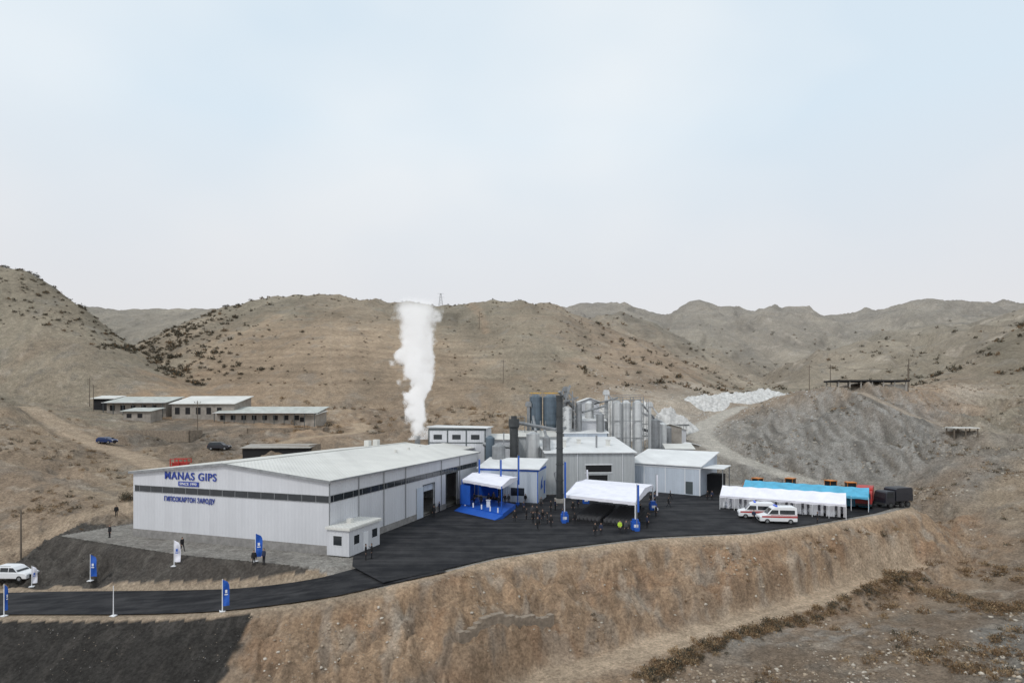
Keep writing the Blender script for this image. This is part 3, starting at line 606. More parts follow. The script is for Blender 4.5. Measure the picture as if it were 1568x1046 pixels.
for (x,y,l,r) in ((-60,128,16,-.1),(-46,132,12,.15),(-104,150,22,-.15),(-70,152,20,.1)):
    z=zat(x+l/2,y); mb=MB(); mb.box(0,0,-1.5,l,.4,1.4); mb.box(0,0,-1.5,.4,5,1.3); mb.box(l-.4,0,-1.5,l,5,1.5); mb.build('ruined_wall',[M['stone']],loc=(x,y,z),rz=r)
shed('low_site_store',(-58,124,zat(-52,125)-1.5),math.radians(4),14,5,2.2,.4,M['dark'],M['concrete'],mono=3)
# ---------------------------------------------------------------- retaining wall on slope
mb=MB(); pts=[(-5.0,52.7),(-2,55.2),(1.2,57.6),(4.2,60.0)]
for i in range(len(pts)-1):
    for k in range(6):
        a=Vector(pts[i]).lerp(Vector(pts[i+1]),k/6); b=Vector(pts[i]).lerp(Vector(pts[i+1]),(k+1)/6)
        za=(zat(*a)+zat(*b))/2; w=(b-a).normalized(); nn=Vector((-w.y,w.x))*.3
        top=za+.85+random.uniform(-.12,.1); q=[a+nn,a-nn,b-nn,b+nn]
        mb.add([(p.x,p.y,za-1.8) for p in q]+[(p.x,p.y,top) for p in q],[(0,3,2,1),(4,5,6,7),(0,1,5,4),(1,2,6,5),(2,3,7,6),(3,0,4,7)])
mb.build('rubble_retaining_wall',[M['stone']])
# ---------------------------------------------------------------- tents
def canopy(name,P,zs,rise,legmat,basecol=True):
    e=empty(name,(0,0,0))
    mb=MB(); nseg=8
    mid0=[(P[0][i]+P[3][i])/2 for i in(0,1)]; mid1=[(P[1][i]+P[2][i])/2 for i in(0,1)]
    r0=(*mid0,(zs[0]+zs[3])/2+rise); r1=(*mid1,(zs[1]+zs[2])/2+rise)
    E=[(P[i][0],P[i][1],zs[i]) for i in range(4)]
    def strip(a,b,c_,d_):
        for i in range(nseg):
            t,u=i/nseg,(i+1)/nseg
            A=Vector(a).lerp(Vector(b),t);B_=Vector(a).lerp(Vector(b),u);Cc=Vector(d_).lerp(Vector(c_),u);D_=Vector(d_).lerp(Vector(c_),t)
            mA=A.lerp(D_,.5)-Vector((0,0,.12));mB=B_.lerp(Cc,.5)-Vector((0,0,.12)); mb.add([A,B_,mB,mA],[(0,1,2,3)]); mb.add([mA,mB,Cc,D_],[(0,1,2,3)])
    strip(E[0],E[1],r1,r0); strip(E[3],E[2],r1,r0)
    mb.add([E[0],r0,E[3]],[(0,1,2)]); mb.add([E[1],r1,E[2]],[(0,1,2)])
    for i in range(4):
        a=E[i]; b=E[(i+1)%4]
        for k in range(10):
            A=Vector(a).lerp(Vector(b),k/10); B_=Vector(a).lerp(Vector(b),(k+1)/10); dz=.42
            mb.add([A,B_,B_-Vector((0,0,dz)),A-Vector((0,0,dz+(.06 if k%2 else 0)))],[(0,1,2,3)])
    mb.build('fabric_roof',[M['fabric']],e,fix=False)
    mb=MB()
    for i,(p,z) in enumerate(zip(P,zs)):
        mb.cyl((p[0],p[1],0),(p[0],p[1],z),.09,n=10,mi=0)
        if basecol: mb.box(p[0]-.55,p[1]-.55,0.003,p[0]+.55,p[1]+.55,1.1,1); mb.box(p[0]-.4,p[1]-.4,1.1,p[0]+.4,p[1]+.4,1.45,1); mb.box(p[0]-.3,p[1]-.57,.4,p[0]+.3,p[1]-.552,.8,2)
    mb.build('posts_and_bases',[legmat,M['blue'],M['white']],e)
    return e
canopy('audience_tent',[(7.9,86.5),(17.3,80.8),(23.6,96.5),(13.2,103)],[4.0,3.8,4.2,4.3],.7,M['white'])
canopy('stage_canopy',[(-8.4,97),(-1.6,89.2),(1.0,100),(-5.6,107)],[5.0,4.9,5.0,5.2],.5,M['blue'],False)
e=empty('ceremony_stage',(0,0,0)); mb=MB()
Q=[(-8.6,96.8),(-1.4,88.6),(0.6,97.5),(-6.2,105.6)]
mb.add([(a,b,0.01) for a,b in Q]+[(a,b,.75) for a,b in Q],[(4,5,6,7),(0,1,5,4),(1,2,6,5),(2,3,7,6),(3,0,4,7)],0)
mb.add([(-8.6,96.8,.55),(-1.4,88.6,.55),(-2.6,87.4,.02),(-9.6,95.4,.02),(-8.6,96.8,.0),(-1.4,88.6,.0)],[(0,1,2,3),(0,3,4),(1,5,2)],0)
mb.build('platform',[M['blue']],e)
mb=MB()
mb.beam((-8.7,97.2,2.4),(-6.9,104.5,2.4),.12,0,3.2); mb.beam((-8.5,96.6,2.6),(-6.9,94.9,2.6),.1,0,3.2)
mb.beam((-6.7,104.6,2.6),(-2.5,101.8,2.6),.1,0,2.6)
for i in range(5):
    p=Vector((-7.8,96.0)).lerp(Vector((-2,89.3)),i/4+.0) if i<4 else Vector((-2.2,89.6)); mb.box(p.x-.1,p.y-.1,.75,p.x+.1,p.y+.1,1.5,1)
mb.build('backdrop_and_barrier',[M['blue'],M['white']],e)
mb=MB(); mb.box(-4.2,94.6,.76,-3.6,95.1,1.85,0); mb.box(-4.3,94.5,1.85,-3.5,95.2,1.92,0); mb.build('lectern',[M['white']],e)
def flag(name,x,y,z,h,w,m,rz=0,pole=.05):
    e=empty(name,(x,y,z),rz); mb=MB(); mb.cyl((0,0,-.3),(0,0,h),pole,pole*.6,n=8); mb.box(-.25,-.25,-.02,.25,.25,.06); mb.build('pole',[M['white']],e)
    if w:
        mb=MB(); z1=h*.97; z0=h*.16; k=10; pts=[]
        for i in range(k+1):
            t=i/k; zz=z0+(z1-z0)*t; ww=w*(1 if t<.7 else math.sqrt(max(0,1-((t-.7)/.3)**2))*.9+.1); yy_=.12*math.sin(t*7+x); pts.append((zz,ww,yy_))
        for i in range(k):
            a,b=pts[i],pts[i+1]; mb.add([(.04,0,a[0]),(.04+a[1]/2,a[2],a[0]),(.04+a[1],a[2]*.4,a[0]),(.04,0,b[0]),(.04+b[1]/2,b[2],b[0]),(.04+b[1],b[2]*.4,b[0])],[(0,1,4,3),(1,2,5,4)])
        mb.build('banner',[m],e,fix=False)
        mb=MB(); mb.box(.04+w*.34,-.15,z0+(z1-z0)*.5,.04+w*.66,-.145,z0+(z1-z0)*.62); mb.box(.04+w*.25,-.15,z0+(z1-z0)*.42,.04+w*.75,-.145,z0+(z1-z0)*.46); mb.build('emblem',[M['white'] if m is M['blue'] else M['blue']],e)
def gflag(name,x,y,h,w,m,rz=0,**k): flag(name,x,y,hz(x,y)+.05,h,w,m,rz,**k)
gflag('blue_feather_flag',-49.2,67.2,3.1,.7,M['blue'])
gflag('blue_feather_flag',-28.6,64.2,3.2,.7,M['blue'],.2)
gflag('blue_feather_flag',-26.9,53.5,3.0,.55,M['blue'],.5)
gflag('blue_feather_flag',-50.8,57.6,3.2,.3,M['blue'],1.2)
gflag('white_feather_flag',-38.6,65.8,3.0,.7,M['fabric'])
gflag('white_feather_flag',-57.2,68.6,2.5,.5,M['fabric'],.4)
gflag('bare_flagpole',-38.2,55.2,2.9,0,None)
for x,y,h in((7.7,85.4,9.2),(17.3,79.8,6.5),(-2.1,100,8.2),(1.0,101.5,8.8),(24,96,6),(-6.0,102.5,8),(13.4,104,6)):
    e=empty('tall_banner_mast',(x,y,0)); mb=MB(); mb.cyl((0,0,0),(0,0,h),.05,n=8,mi=1); mb.box(.06,-.02,h*.4,.32,.02,h*.98,0); mb.box(-.3,-.3,0.003,.3,.3,.4,0); mb.build('mast_and_banner',[M['blue'] if h!=6 else M['fabric'],M['steel']],e)
def longtent(name,a,b,w,he,hr,m,endm,sheer=True,n_=8):
    a=Vector(a);b=Vector(b);L=(b-a).length; rz=math.atan2(b.y-a.y,b.x-a.x)
    e=empty(name,(a.x,a.y,0),rz); mb=MB()
    for i in range(n_):
        x0,x1=L*i/n_,L*(i+1)/n_
        for s in(0,1):
            y0,y1=(0,w/2) if s==0 else (w,w/2); xm=(x0+x1)/2
            mb.add([(x0,y0,he),(xm,y0,he-.03),(x1,y0,he),(x0,y1,hr),(xm,y1,hr-.1),(x1,y1,hr),(x0,(y0+y1)/2,(he+hr)/2),(xm,(y0+y1)/2,(he+hr)/2-.14),(x1,(y0+y1)/2,(he+hr)/2)],[(0,1,7,6),(1,2,8,7),(6,7,4,3),(7,8,5,4)])
            mb.add([(x0,y0,he),(x1,y0,he),(x1,y0-.02,he-.4),(xm,y0+.03,he-.33),(x0,y0-.02,he-.4)],[(0,1,2,3,4)])
    for x in(0,L): mb.add([(x,0,he),(x,w,he),(x,w/2,hr)],[(0,1,2)])
    mb.build('roof_sheet',[m],e,fix=False)
    mb=MB()
    for i in range(n_+1):
        for y in(.03,w-.03): mb.beam((L*i/n_,y,0),(L*i/n_,y,he),.07)
    mb.build('frame',[M['white']],e)
    mb=MB()
    if endm:
        mb.add([(L+.01,0,0),(L+.01,w,0),(L+.01,w,he),(L+.01,0,he)],[(0,1,2,3)]); mb.add([(0,w,0),(L,w,0),(L,w,he),(0,w,he)],[(0,1,2,3)])
        mb.build('end_and_back_walls',[endm],e,fix=False)
    if sheer:
        mb=MB()
        for i in range(int(L/1.9)):
            x=.6+i*1.9
            mb.cyl((x+.5,w*.45,0.01),(x+.5,w*.45,.78),.62,.6,n=14,mi=0)
            for t in range(5):
                an=t*1.26+i; cx,cy=x+.5+.85*math.cos(an),w*.45+.85*math.sin(an); mb.box(cx-.2,cy-.2,.4,cx+.2,cy+.2,.48,1); mb.box(cx-.2+.0,cy+.14,.48,cx+.2,cy+.2,.95,1); mb.box(cx-.18,cy-.18,0,cx-.13,cy-.13,.4,1); mb.box(cx+.13,cy+.1,0,cx+.18,cy+.15,.4,1)
        mb.build('banquet_tables_and_chairs',[M['fabric'],M['white']],e)
        mb=MB()
        for i in range(n_*6):
            x0,x1=L*i/(n_*6),L*(i+1)/(n_*6)
            if i%6 in(0,1,5,3): mb.add([(x0,.06 if i%2 else -.04,0.3),(x1,-.04 if i%2 else .06,0.3),(x1,0,he-.3),(x0,0,he-.3)],[(0,1,2,3)])
        mb.build('side_curtains',[SHEER],e,fix=False)
SHEER,nt,bs=newmat('sheer_curtain'); bs.inputs['Base Color'].default_value=(.8,.8,.84,1); bs.inputs['Alpha'].default_value=.45; bs.inputs['Roughness'].default_value=.7
longtent('white_banquet_tent',(35.0,97.0),(51,87.9),5,2.3,3.75,M['fabric'],M['fabric'])
longtent('light_blue_banquet_tent',(42,105),(58.3,94.2),5,2.4,3.7,M['ltblue'],M['ltblue'],False)
# ---------------------------------------------------------------- chairs
mb=MB(); ax=Vector((9.4,-5.7)).normalized(); ay=Vector((.37,.93)).normalized(); rot=math.atan2(ax.y,ax.x)
def chair(mb,c,r):
    ca,sa=math.cos(r),math.sin(r)
    def T(x,y,z): return (c[0]+x*ca-y*sa,c[1]+x*sa+y*ca,z)
    def bx(x0,y0,z0,x1,y1,z1): mb.add([T(x0,y0,z0),T(x1,y0,z0),T(x1,y1,z0),T(x0,y1,z0),T(x0,y0,z1),T(x1,y0,z1),T(x1,y1,z1),T(x0,y1,z1)],[(0,3,2,1),(4,5,6,7),(0,1,5,4),(1,2,6,5),(2,3,7,6),(3,0,4,7)])
    bx(-.22,-.22,.42,.22,.22,.47); bx(-.22,-.22,.5,.22,-.18,.92)
    for x in(-.2,.17):
        for y in(-.2,.17): bx(x,y,0.003,x+.03,y+.03,.42)
o0=Vector((9.4,86.6))
for i in range(14):
    for j in range(15):
        if j in(7,): continue
        p=o0+ax*(j*.62)+ay*(i*.95); chair(mb,p,rot+random.uniform(-.06,.06))
mb.build('audience_chair_rows',[M['coat3']],fix=False)
# ---------------------------------------------------------------- vehicles
def wheel(mb,x,y,r,w,mi=0,hub=1):
    mb.cyl((x,y-w/2,r),(x,y+w/2,r),r,n=20,mi=mi); mb.cyl((x,y-w/2-.01,r),(x,y+w/2+.01,r),r*.55,n=14,mi=hub)
def van(name,loc,rz,paint,L=5.6,Wd=2.0,Ht=2.5,ambul=True):
    e=empty(name,loc,rz); w=Wd/2
    low=[(0,.35),(L,.35),(L,.95),(L-.15,1.12),(L-.95,1.32),(0,1.32)]; hi=[(0.02,1.32),(L-.95,1.32),(L-1.75,Ht-.25),(L-2.2,Ht-.05),(.3,Ht),(.05,Ht-.15)]
    mb=MB(); mb.prism(low,-w,w,0); mb.build('body',[paint],e,bevel=.07)
    mb=MB(); k=len(hi)
    vs=[(a,-w+(b-1.32)*.09,b) for a,b in hi]+[(a,w-(b-1.32)*.09,b) for a,b in hi]
    mb.add(vs,[tuple(range(k)),tuple(range(k,2*k))[::-1]]+[(i,i+k,(i+1)%k+k,(i+1)%k) for i in range(k)]); mb.build('upper_body',[paint],e,bevel=.06)
    mb=MB()
    for s in(-1,1):
        y=s*(w-.045)
        for x0,x1 in((L-2.55,L-1.65),(L-3.9,L-2.75),(.35,1.4)):
            mb.add([(x0,y+s*.045,1.42),(x1+(.45 if x1>L-2 else 0),y+s*.045,1.42),(x1,y-s*.015,2.02),(x0,y-s*.015,2.02)],[(0,1,2,3)],0)
        wheel(mb,L-1.0,s*(w-.1),.36,.24,1,2); wheel(mb,.95,s*(w-.1),.36,.24,1,2)
        if ambul: mb.box(.02,s*w-.012,.92,L-.25,s*w+.012,1.14,3); mb.box(.05,s*w-.012,1.22,L-1.5,s*w+.012,1.28,3)
        mb.box(L-.12,s*.72-.2,.82,L+.02,s*.72+.2,1.0,4); mb.box(-.015,s*.85-.1,1.0,.02,s*.85+.1,1.4,3)
    mb.add([(L-1.02,-w*.84,1.42),(L-1.02,w*.84,1.42),(L-1.66,w*.78,2.16),(L-1.66,-w*.78,2.16)],[(0,1,2,3)],0)
    mb.box(-.02,-w*.75,1.45,.03,w*.75,2.05,0); mb.box(L-.02,-w*.5,.5,L+.03,w*.5,.75,1); mb.box(-.05,-w,.38,.0,w,.6,1)
    if ambul: mb.box(L-2.5,-.7,Ht-.03,L-2.25,.7,Ht+.14,5)
    mb.build('glass_wheels_trim',[M['glass'],M['black'],M['steel'],M['redp'],M['lamp'],M['lightb']],e,fix=True)
def suv(name,loc,rz,paint,L=4.7,Wd=1.9,Ht=1.75):
    e=empty(name,loc,rz); w=Wd/2
    low=[(0,.35),(L,.35),(L+.02,.8),(L-.25,1.0),(L-1.15,1.1),(0.05,1.1),(-.03,.8)]
    mb=MB(); mb.prism(low,-w,w,0); mb.build('body',[paint],e,bevel=.07)
    hi=[(.1,1.1),(L-1.15,1.1),(L-1.85,Ht-.07),(L-2.2,Ht),(.6,Ht),(.35,Ht-.1)]; k=len(hi); mb=MB()
    vs=[(a,-w+.03+(b-1.1)*.22,b) for a,b in hi]+[(a,w-.03-(b-1.1)*.22,b) for a,b in hi]
    mb.add(vs,[tuple(range(k)),tuple(range(k,2*k))[::-1]]+[(i,i+k,(i+1)%k+k,(i+1)%k) for i in range(k)]); mb.build('cabin',[paint],e,bevel=.05)
    mb=MB()
    for s in(-1,1):
        ya=s*(w-.02-.01); yb=s*(w-.03-.55*.22+.012)
        for x0,x1,x2,x3 in((.45,1.25,1.25,.62),(1.33,2.35,2.35,1.33),(2.43,3.45,2.9,2.43)):
            mb.add([(x0,ya,1.16),(x1,ya,1.16),(x2,yb,Ht-.12),(x3,yb,Ht-.12)],[(0,1,2,3)],0)
        wheel(mb,L-.9,s*(w-.1),.36,.24,1,2); wheel(mb,.85,s*(w-.1),.36,.24,1,2)
        mb.box(L-.1,s*.68-.2,.72,L+.035,s*.68+.2,.9,4); mb.box(-.04,s*.8-.1,.85,.02,s*.8+.1,1.08,3)
        mb.cyl((.7,s*.7,Ht+.05),(L-2.2,s*.7,Ht+.05),.025,n=6,mi=2)
    mb.add([(L-1.2,-w*.84,1.15),(L-1.2,w*.84,1.15),(L-1.83,w*.74,Ht-.1),(L-1.83,-w*.74,Ht-.1)],[(0,1,2,3)],0)
    mb.add([(.1,-w*.8,1.2),(.1,w*.8,1.2),(.32,w*.74,Ht-.14),(.32,-w*.74,Ht-.14)],[(0,1,2,3)],0)
    mb.box(L-.02,-w*.55,.45,L+.05,w*.55,.8,1)
    mb.build('glass_wheels_trim',[M['glass'],M['black'],M['steel'],M['redp'],M['lamp']],e)
van('ambulance_van',(41.9,85.2,0),math.radians(172),M['white'],L=5.2)
van('ambulance_van',(40.3,88.6,0),math.radians(165),M['white'],L=5.2)
suv('white_suv',(-63.2,70.6,hz(-60.5,70.6)+.05),math.radians(-3),M['white'])
suv('blue_car',(-97.5,136,hz(-95.5,136)+.15),math.radians(-8),M['bluecar'],L=4.2,Ht=1.5)
suv('dark_suv',(-69,131,hz(-67,131)+.15),math.radians(6),M['darkcar'])
def loader(name,loc,rz):
    e=empty(name,loc,rz); mb=MB()
    mb.prism([(0,1.0),(2.3,1.0),(2.3,1.9),(1.9,2.1),(.2,2.0),(0,1.7)],-.85,.85,0); mb.box(2.9,-.5,.7,4.3,.5,1.4,0)
    for s in(-1,1): mb.beam((3.6,s*.5,1.5),(5.9,s*.5,.6),.25,0,.35); mb.box(.3,s*.86-.02,1.2,1.8,s*.86+.02,1.6,2)
    mb.build('body_and_arms',[M['orange'],M['dsteel'],M['dark']],e,bevel=.04)
    mb=MB(); mb.box(2.1,-.75,1.9,3.5,.75,3.15,0); mb.box(2.0,-.85,3.15,3.6,.85,3.25,1)
    for x in(2.08,3.46):
        for y in(-.77,.71): mb.box(x,y,1.4,x+.07,y+.07,3.15,1)
    mb.build('cab',[M['glass'],M['orange'],M['dsteel']],e)
    mb=MB()
    for x in(.8,4.0):
        for s in(-1,1): wheel(mb,x,s*1.05,.75,.5,0,1)
    mb.prism([(5.7,.1),(6.9,.05),(6.2,.35),(6.1,.9),(6.6,1.3),(5.9,1.25),(5.6,.7)],-1.35,1.35,2); mb.cyl((1,.4,2.0),(1,.4,2.7),.07,n=8,mi=2)
    mb.build('wheels_and_bucket',[M['black'],M['yellow'],M['dsteel']],e)
for x,y,r in((47,116,-60),(53,115.5,-50),(60.0,112.5,-75),(63.5,110,-100)): loader('wheel_loader',(x,y,0.02),math.radians(r))
def truck(name,loc,rz,cabm,boxm,L=7.5,tarp=True):
    e=empty(name,loc,rz); mb=MB(); mb.prism([(L-2,.6),(L,.6),(L,1.6),(L-.2,2.6),(L-.5,2.85),(L-2,2.85)],-1.2,1.2,0); mb.build('cab',[cabm],e,bevel=.07)
    mb=MB(); mb.box(0,-1.25,1.1,L-2.2,1.25,2.2,0); mb.prism([(0,2.2),(L-2.2,2.2),(L-2.2,3.1),(L-2.6,3.35),(.3,3.35),(0,3.1)],-1.2,1.2,0)
    for i in range(4): mb.box(.3+i*1.1,-1.28,1.1,.38+i*1.1,-1.251,2.2,1)
    mb.build('cargo_body',[boxm,M['dsteel']],e,bevel=.06)
    mb=MB(); mb.box(0,-.45,.75,L-.5,.45,1.1,1)
    for x in(1.0,2.2,L-1.1):
        for s in(-1,1): wheel(mb,x,s*1.05,.5,.35,0,1)
    for s in(-1,1): mb.add([(L-1.6,s*1.215,1.75),(L-.25,s*1.215,1.75),(L-.45,s*1.215,2.55),(L-1.6,s*1.215,2.55)],[(0,1,2,3)],2)
    mb.add([(L+.012,-1.05,1.7),(L+.012,1.05,1.7),(L-.18,1.0,2.55),(L-.18,-1.0,2.55)],[(0,1,2,3)],2); mb.box(L-.05,-1.2,.5,L+.1,1.2,.85,1)
    mb.build('chassis_wheels_glass',[M['black'],M['dsteel'],M['glass']],e)
truck('covered_army_truck',(68.6,100.2,0.02),math.radians(195),M['darkcar'],M['darkcar'],5.8)
truck('fire_truck',(63.0,102.5,0.02),math.radians(235),M['redp'],M['redp'],6.2)
zz=hz(-68.5,118); mb=MB()
for x in(0,1.7,3.4):
    for y in(0,1.6): mb.beam((x,y,-.3),(x,y,1.9),.14)
for z in(.5,1.2,1.9): mb.beam((0,0,z),(3.4,0,z),.12); mb.beam((0,1.6,z),(3.4,1.6,z),.12)
mb.box(.2,.2,.4,3.2,1.4,1.1); mb.build('red_steel_frame',[M['redp']],loc=(-70,118,zz+.1))
# ---------------------------------------------------------------- people
def capsule(bm,p,q,r0,r1):
    p=Vector(p);q=Vector(q);d=q-p; L=d.length
    if L>1e-4:
        rot=d.to_track_quat('Z','Y').to_matrix().to_4x4(); bmesh.ops.create_cone(bm,cap_ends=True,segments=12,radius1=r0,radius2=r1,depth=L,matrix=Matrix.Translation((p+q)/2)@rot)
    for c,r in((p,r0),(q,r1)): bmesh.ops.create_icosphere(bm,subdivisions=2,radius=r,matrix=Matrix.Translation(c))
POSES={
 'stand':dict(lf=(.11,0,.06),rf=(-.11,.02,.06),lk=(.10,-.02,.50),rk=(-.10,0,.50),lh=(.27,-.02,.80),rh=(-.27,-.02,.80),le=(.26,.03,1.10),re=(-.26,.03,1.10)),
 'walk':dict(lf=(.09,-.32,.08),rf=(-.09,.36,.12),lk=(.09,-.20,.50),rk=(-.09,.08,.48),lh=(.26,.20,.86),rh=(-.26,-.26,.90),le=(.25,.12,1.12),re=(-.25,-.06,1.10)),
 'clasp':dict(lf=(.13,0,.06),rf=(-.13,0,.06),lk=(.11,-.02,.50),rk=(-.11,-.02,.50),lh=(.05,-.24,.92),rh=(-.05,-.24,.95),le=(.27,-.02,1.12),re=(-.27,-.02,1.12)),
 'phone':dict(lf=(.12,.03,.06),rf=(-.12,-.03,.06),lk=(.10,0,.50),rk=(-.10,-.03,.50),lh=(.27,-.03,.80),rh=(-.10,-.30,1.35),le=(.26,.02,1.10),re=(-.28,-.12,1.14))}
def person_mesh(pose,coatm,name,vest=False):
    P=POSES[pose]; bm=bmesh.new()
    hip={'l':(.09,0,.92),'r':(-.09,0,.92)}; sh={'l':(.18,0,1.42),'r':(-.18,0,1.42)}
    for s in 'lr':
        capsule(bm,hip[s],P[s+'k'],.092,.062); capsule(bm,P[s+'k'],P[s+'f'],.064,.042); f=Vector(P[s+'f'])
        capsule(bm,f+Vector((0,.03,-.015)),f+Vector((0,-.16,-.025)),.042,.035)
        capsule(bm,sh[s],P[s+'e'],.062,.047); capsule(bm,P[s+'e'],P[s+'h'],.047,.032)
        h=Vector(P[s+'h']); d=(h-Vector(P[s+'e'])).normalized(); capsule(bm,h,h+d*.08,.032,.030)
        capsule(bm,hip[s],(sh[s][0]*.62,0,1.2),.105,.115); capsule(bm,(sh[s][0]*.62,0,1.2),(sh[s][0]*.72,0,1.38),.12,.085)
        capsule(bm,(0,0,1.44),sh[s],.07,.062)
    capsule(bm,(0,0,1.0),(0,0,1.35),.12,.11); capsule(bm,(0,0,1.44),(0,-.01,1.56),.058,.052); capsule(bm,(0,-.012,1.60),(0,0,1.67),.078,.092)
    capsule(bm,(0,-.10,1.615),(0,-.115,1.60),.016,.016); capsule(bm,(.088,.0,1.63),(.092,0,1.61),.02,.016); capsule(bm,(-.088,.0,1.63),(-.092,0,1.61),.02,.016)
    me=bpy.data.meshes.new(name+'_src'); bm.to_mesh(me); bm.free(); o=bpy.data.objects.new(name+'_src',me); scene.collection.objects.link(o)
    m=o.modifiers.new('r','REMESH'); m.mode='VOXEL'; m.voxel_size=.02; sm=o.modifiers.new('s','SMOOTH'); sm.iterations=2; sm.factor=.5
    dg=bpy.context.evaluated_depsgraph_get(); dg.update(); out=bpy.data.meshes.new_from_object(o.evaluated_get(dg)); out.name=name
    bpy.data.objects.remove(o)
    out.materials.clear()
    bm=bmesh.new(); bm.from_mesh(out); hands=[(Vector(P[s+'h']),(Vector(P[s+'h'])-Vector(P[s+'e'])).normalized()) for s in'lr']
    for f in bm.faces:
        c=f.calc_center_median(); f.smooth=True; k=1
        if c.z>1.5 and abs(c.x)<.13: k=0 if (c.y<-.02 and c.z<1.69) or c.z<1.56 or abs(c.x)>.09 and c.z<1.66 else 3
        elif any((c-(h+d*.02)).dot(d)>0 and (c-h).length<.13 for h,d in hands): k=0
        elif c.z<.1: k=4
        elif c.z<.84: k=2
        f.material_index=k
    for h,d in hands:
        side=d.cross(Vector((0,1,0)) if abs(d.y)<.8 else Vector((1,0,0))).normalized(); up=side.cross(d)
        for i,(l,o_) in enumerate(((.07,-.024),(.08,-.008),(.075,.008),(.058,.023),(.055,.036))):
            base=h+d*(.095 if i<4 else .03)+side*o_; dd=(d+up*.15) if i<4 else (d*.7+side*.8).normalized(); a=base+dd*l*.5; b=a+(dd+up*.4).normalized()*l*.5
            n0=len(bm.faces); capsule(bm,base,a,.009,.0085); capsule(bm,a,b,.0085,.007); bm.faces.ensure_lookup_table()
            for f in bm.faces[n0:]: f.material_index=0
    bm.to_mesh(out); bm.free()
    for m_ in (M['skin'],coatm,M['trous'],M['hair'],M['shoe']): out.materials.append(m_)
    return out
PM=[person_mesh('stand',M['coat1'],'standing_figure'),person_mesh('walk',M['coat1'],'walking_figure'),person_mesh('clasp',M['coat2'],'waiting_figure'),person_mesh('phone',M['coat1'],'phoning_figure'),person_mesh('stand',M['coat3'],'standing_figure_b'),person_mesh('clasp',M['hivis'],'hi_vis_figure')]
def sd0(x,y): return float(sdpoly(np.array([float(x)]),np.array([float(y)]),PAD)[0])
def person(x,y,k,rz,z=None,s=1,name='standing_man'):
    o=bpy.data.objects.new(name,PM[k]); scene.collection.objects.link(o)
    if z is None: z=hz(x,y)
    o.location=(x,y,z); o.rotation_euler=(0,0,math.radians(rz)); o.scale=(s,s,s)
for x,y,k,rz in ((-60.8,88.5,0,30),(-53.3,76.3,0,-20),(-39.5,69.0,1,60),(-28.5,63.6,0,10),(-27.3,63.4,2,-30),(-16.4,64.6,0,100),(-15.9,65.3,3,-80),
 (.4,86.2,0,20),(3.6,80.5,1,-10),(4.0,84.3,2,90),(5.2,84.8,3,-90),(3.1,85.1,0,40),(11.1,76.9,0,20),(11.9,77.0,2,-20),(14.6,78.0,5,0),(15.5,78.2,4,20),
 (26.9,99,1,80),(-12.6,93.5,0,60),(-11.9,94.3,2,-60),(-12.2,90,0,30),(3.2,90.2,4,20),(3.9,90,0,-40),(1.9,94.5,2,10),(36.3,107,0,30),(37,106.5,2,-50),(9.2,84.5,0,200),(20,84.8,3,120),(20.5,92,0,100),(8.3,92,2,-80),(6.4,95,0,-60),(7.2,96,2,60),(5,99,4,0),(24.8,103,0,10),(25.6,103.4,2,-20),
 (2.2,88.0,0,70),(4.6,86.6,3,10),(5.6,82.6,0,-30),(19.2,81.9,2,40),(22.6,90.4,0,-70),(10,94.6,0,0),(11.2,98,2,30),(-.6,102.5,4,0),(2.4,103,0,-15),(27,108,0,0),(29.4,107,1,70),(45.0,84.9,0,60),(36.2,86.2,2,-40)):
    zz=None if (x<-20) else 0.0
    nm='walking_man' if k==1 else ('hi_vis_marshal' if k==5 else 'standing_man')
    person(x,y,k,rz,zz,random.uniform(.97,1.05),nm)
for x,y,k,rz in((-5.2,96.8,0,0),(-4.0,98.5,2,20),(-2.2,95.5,0,-30),(-3.2,100,4,10),(-6.5,98.5,2,40),(-1.2,97.5,3,0)): person(x,y,k,rz,.75)
# ---------------------------------------------------------------- poles, pylon
def pole(name,x,y,h,arm=True,r=.12,off=0):
    z=hz(x,y); mb=MB(); mb.cyl((0,0,-.6),(0,0,h),r,r*.7,n=8)
    if arm: mb.beam((-.9,0,h-.5),(.9,0,h-.5),.1); [mb.cyl((a,0,h-.45),(a,0,h-.2),.05,n=6) for a in(-.8,0,.8)]
    mb.build(name,[M['wood']],loc=(x,y,z))
    return (x,y,z+h-.3)
for p in((-64.8,76,6.5,False),(-132,180,9,True),(-83,152,9,True),(-125,172,8,True)): pole('utility_pole',*p)
A_=[pole('utility_pole',-17,300,9,True,.16),pole('utility_pole',-3.4,225,9,True,.13)]
P2=[pole('utility_pole',96,186,8.5,True,.14),pole('utility_pole',99.5,180,8,True,.14),pole('utility_pole',121,176,8.5,True,.16),pole('utility_pole',124,180,9,True,.16)]
mb=MB()
for a,b in((P2[0],P2[1]),(P2[2],P2[3]),(P2[1],P2[2])):
    for k in range(12):
        p=Vector(a).lerp(Vector(b),k/12);q=Vector(a).lerp(Vector(b),(k+1)/12); f=lambda t:-1.2*4*t*(1-t); p.z+=f(k/12);q.z+=f((k+1)/12); mb.beam(p,q,.04)
mb.build('overhead_wires',[M['dark']])
mb=MB()
for sx in(-1,1):
    for sy in(-1,1): mb.beam((sx*1.8,sy*1.8,-3),(sx*.3,sy*.3,9),.13)
for i in range(5):
    z=i*1.8; w=1.8*(1-(z+3)/12)+.3*(z+3)/12; z2=z+1.8; w2=1.8*(1-(z2+3)/12)+.3*(z2+3)/12
    for s in(-1,1): mb.beam((-w,s*w,z),(w2,s*w2,z2),.07); mb.beam((w,s*w,z),(-w2,s*w2,z2),.07)
for z in(6.4,8.8): mb.beam((-2.2,0,z),(2.2,0,z),.1)
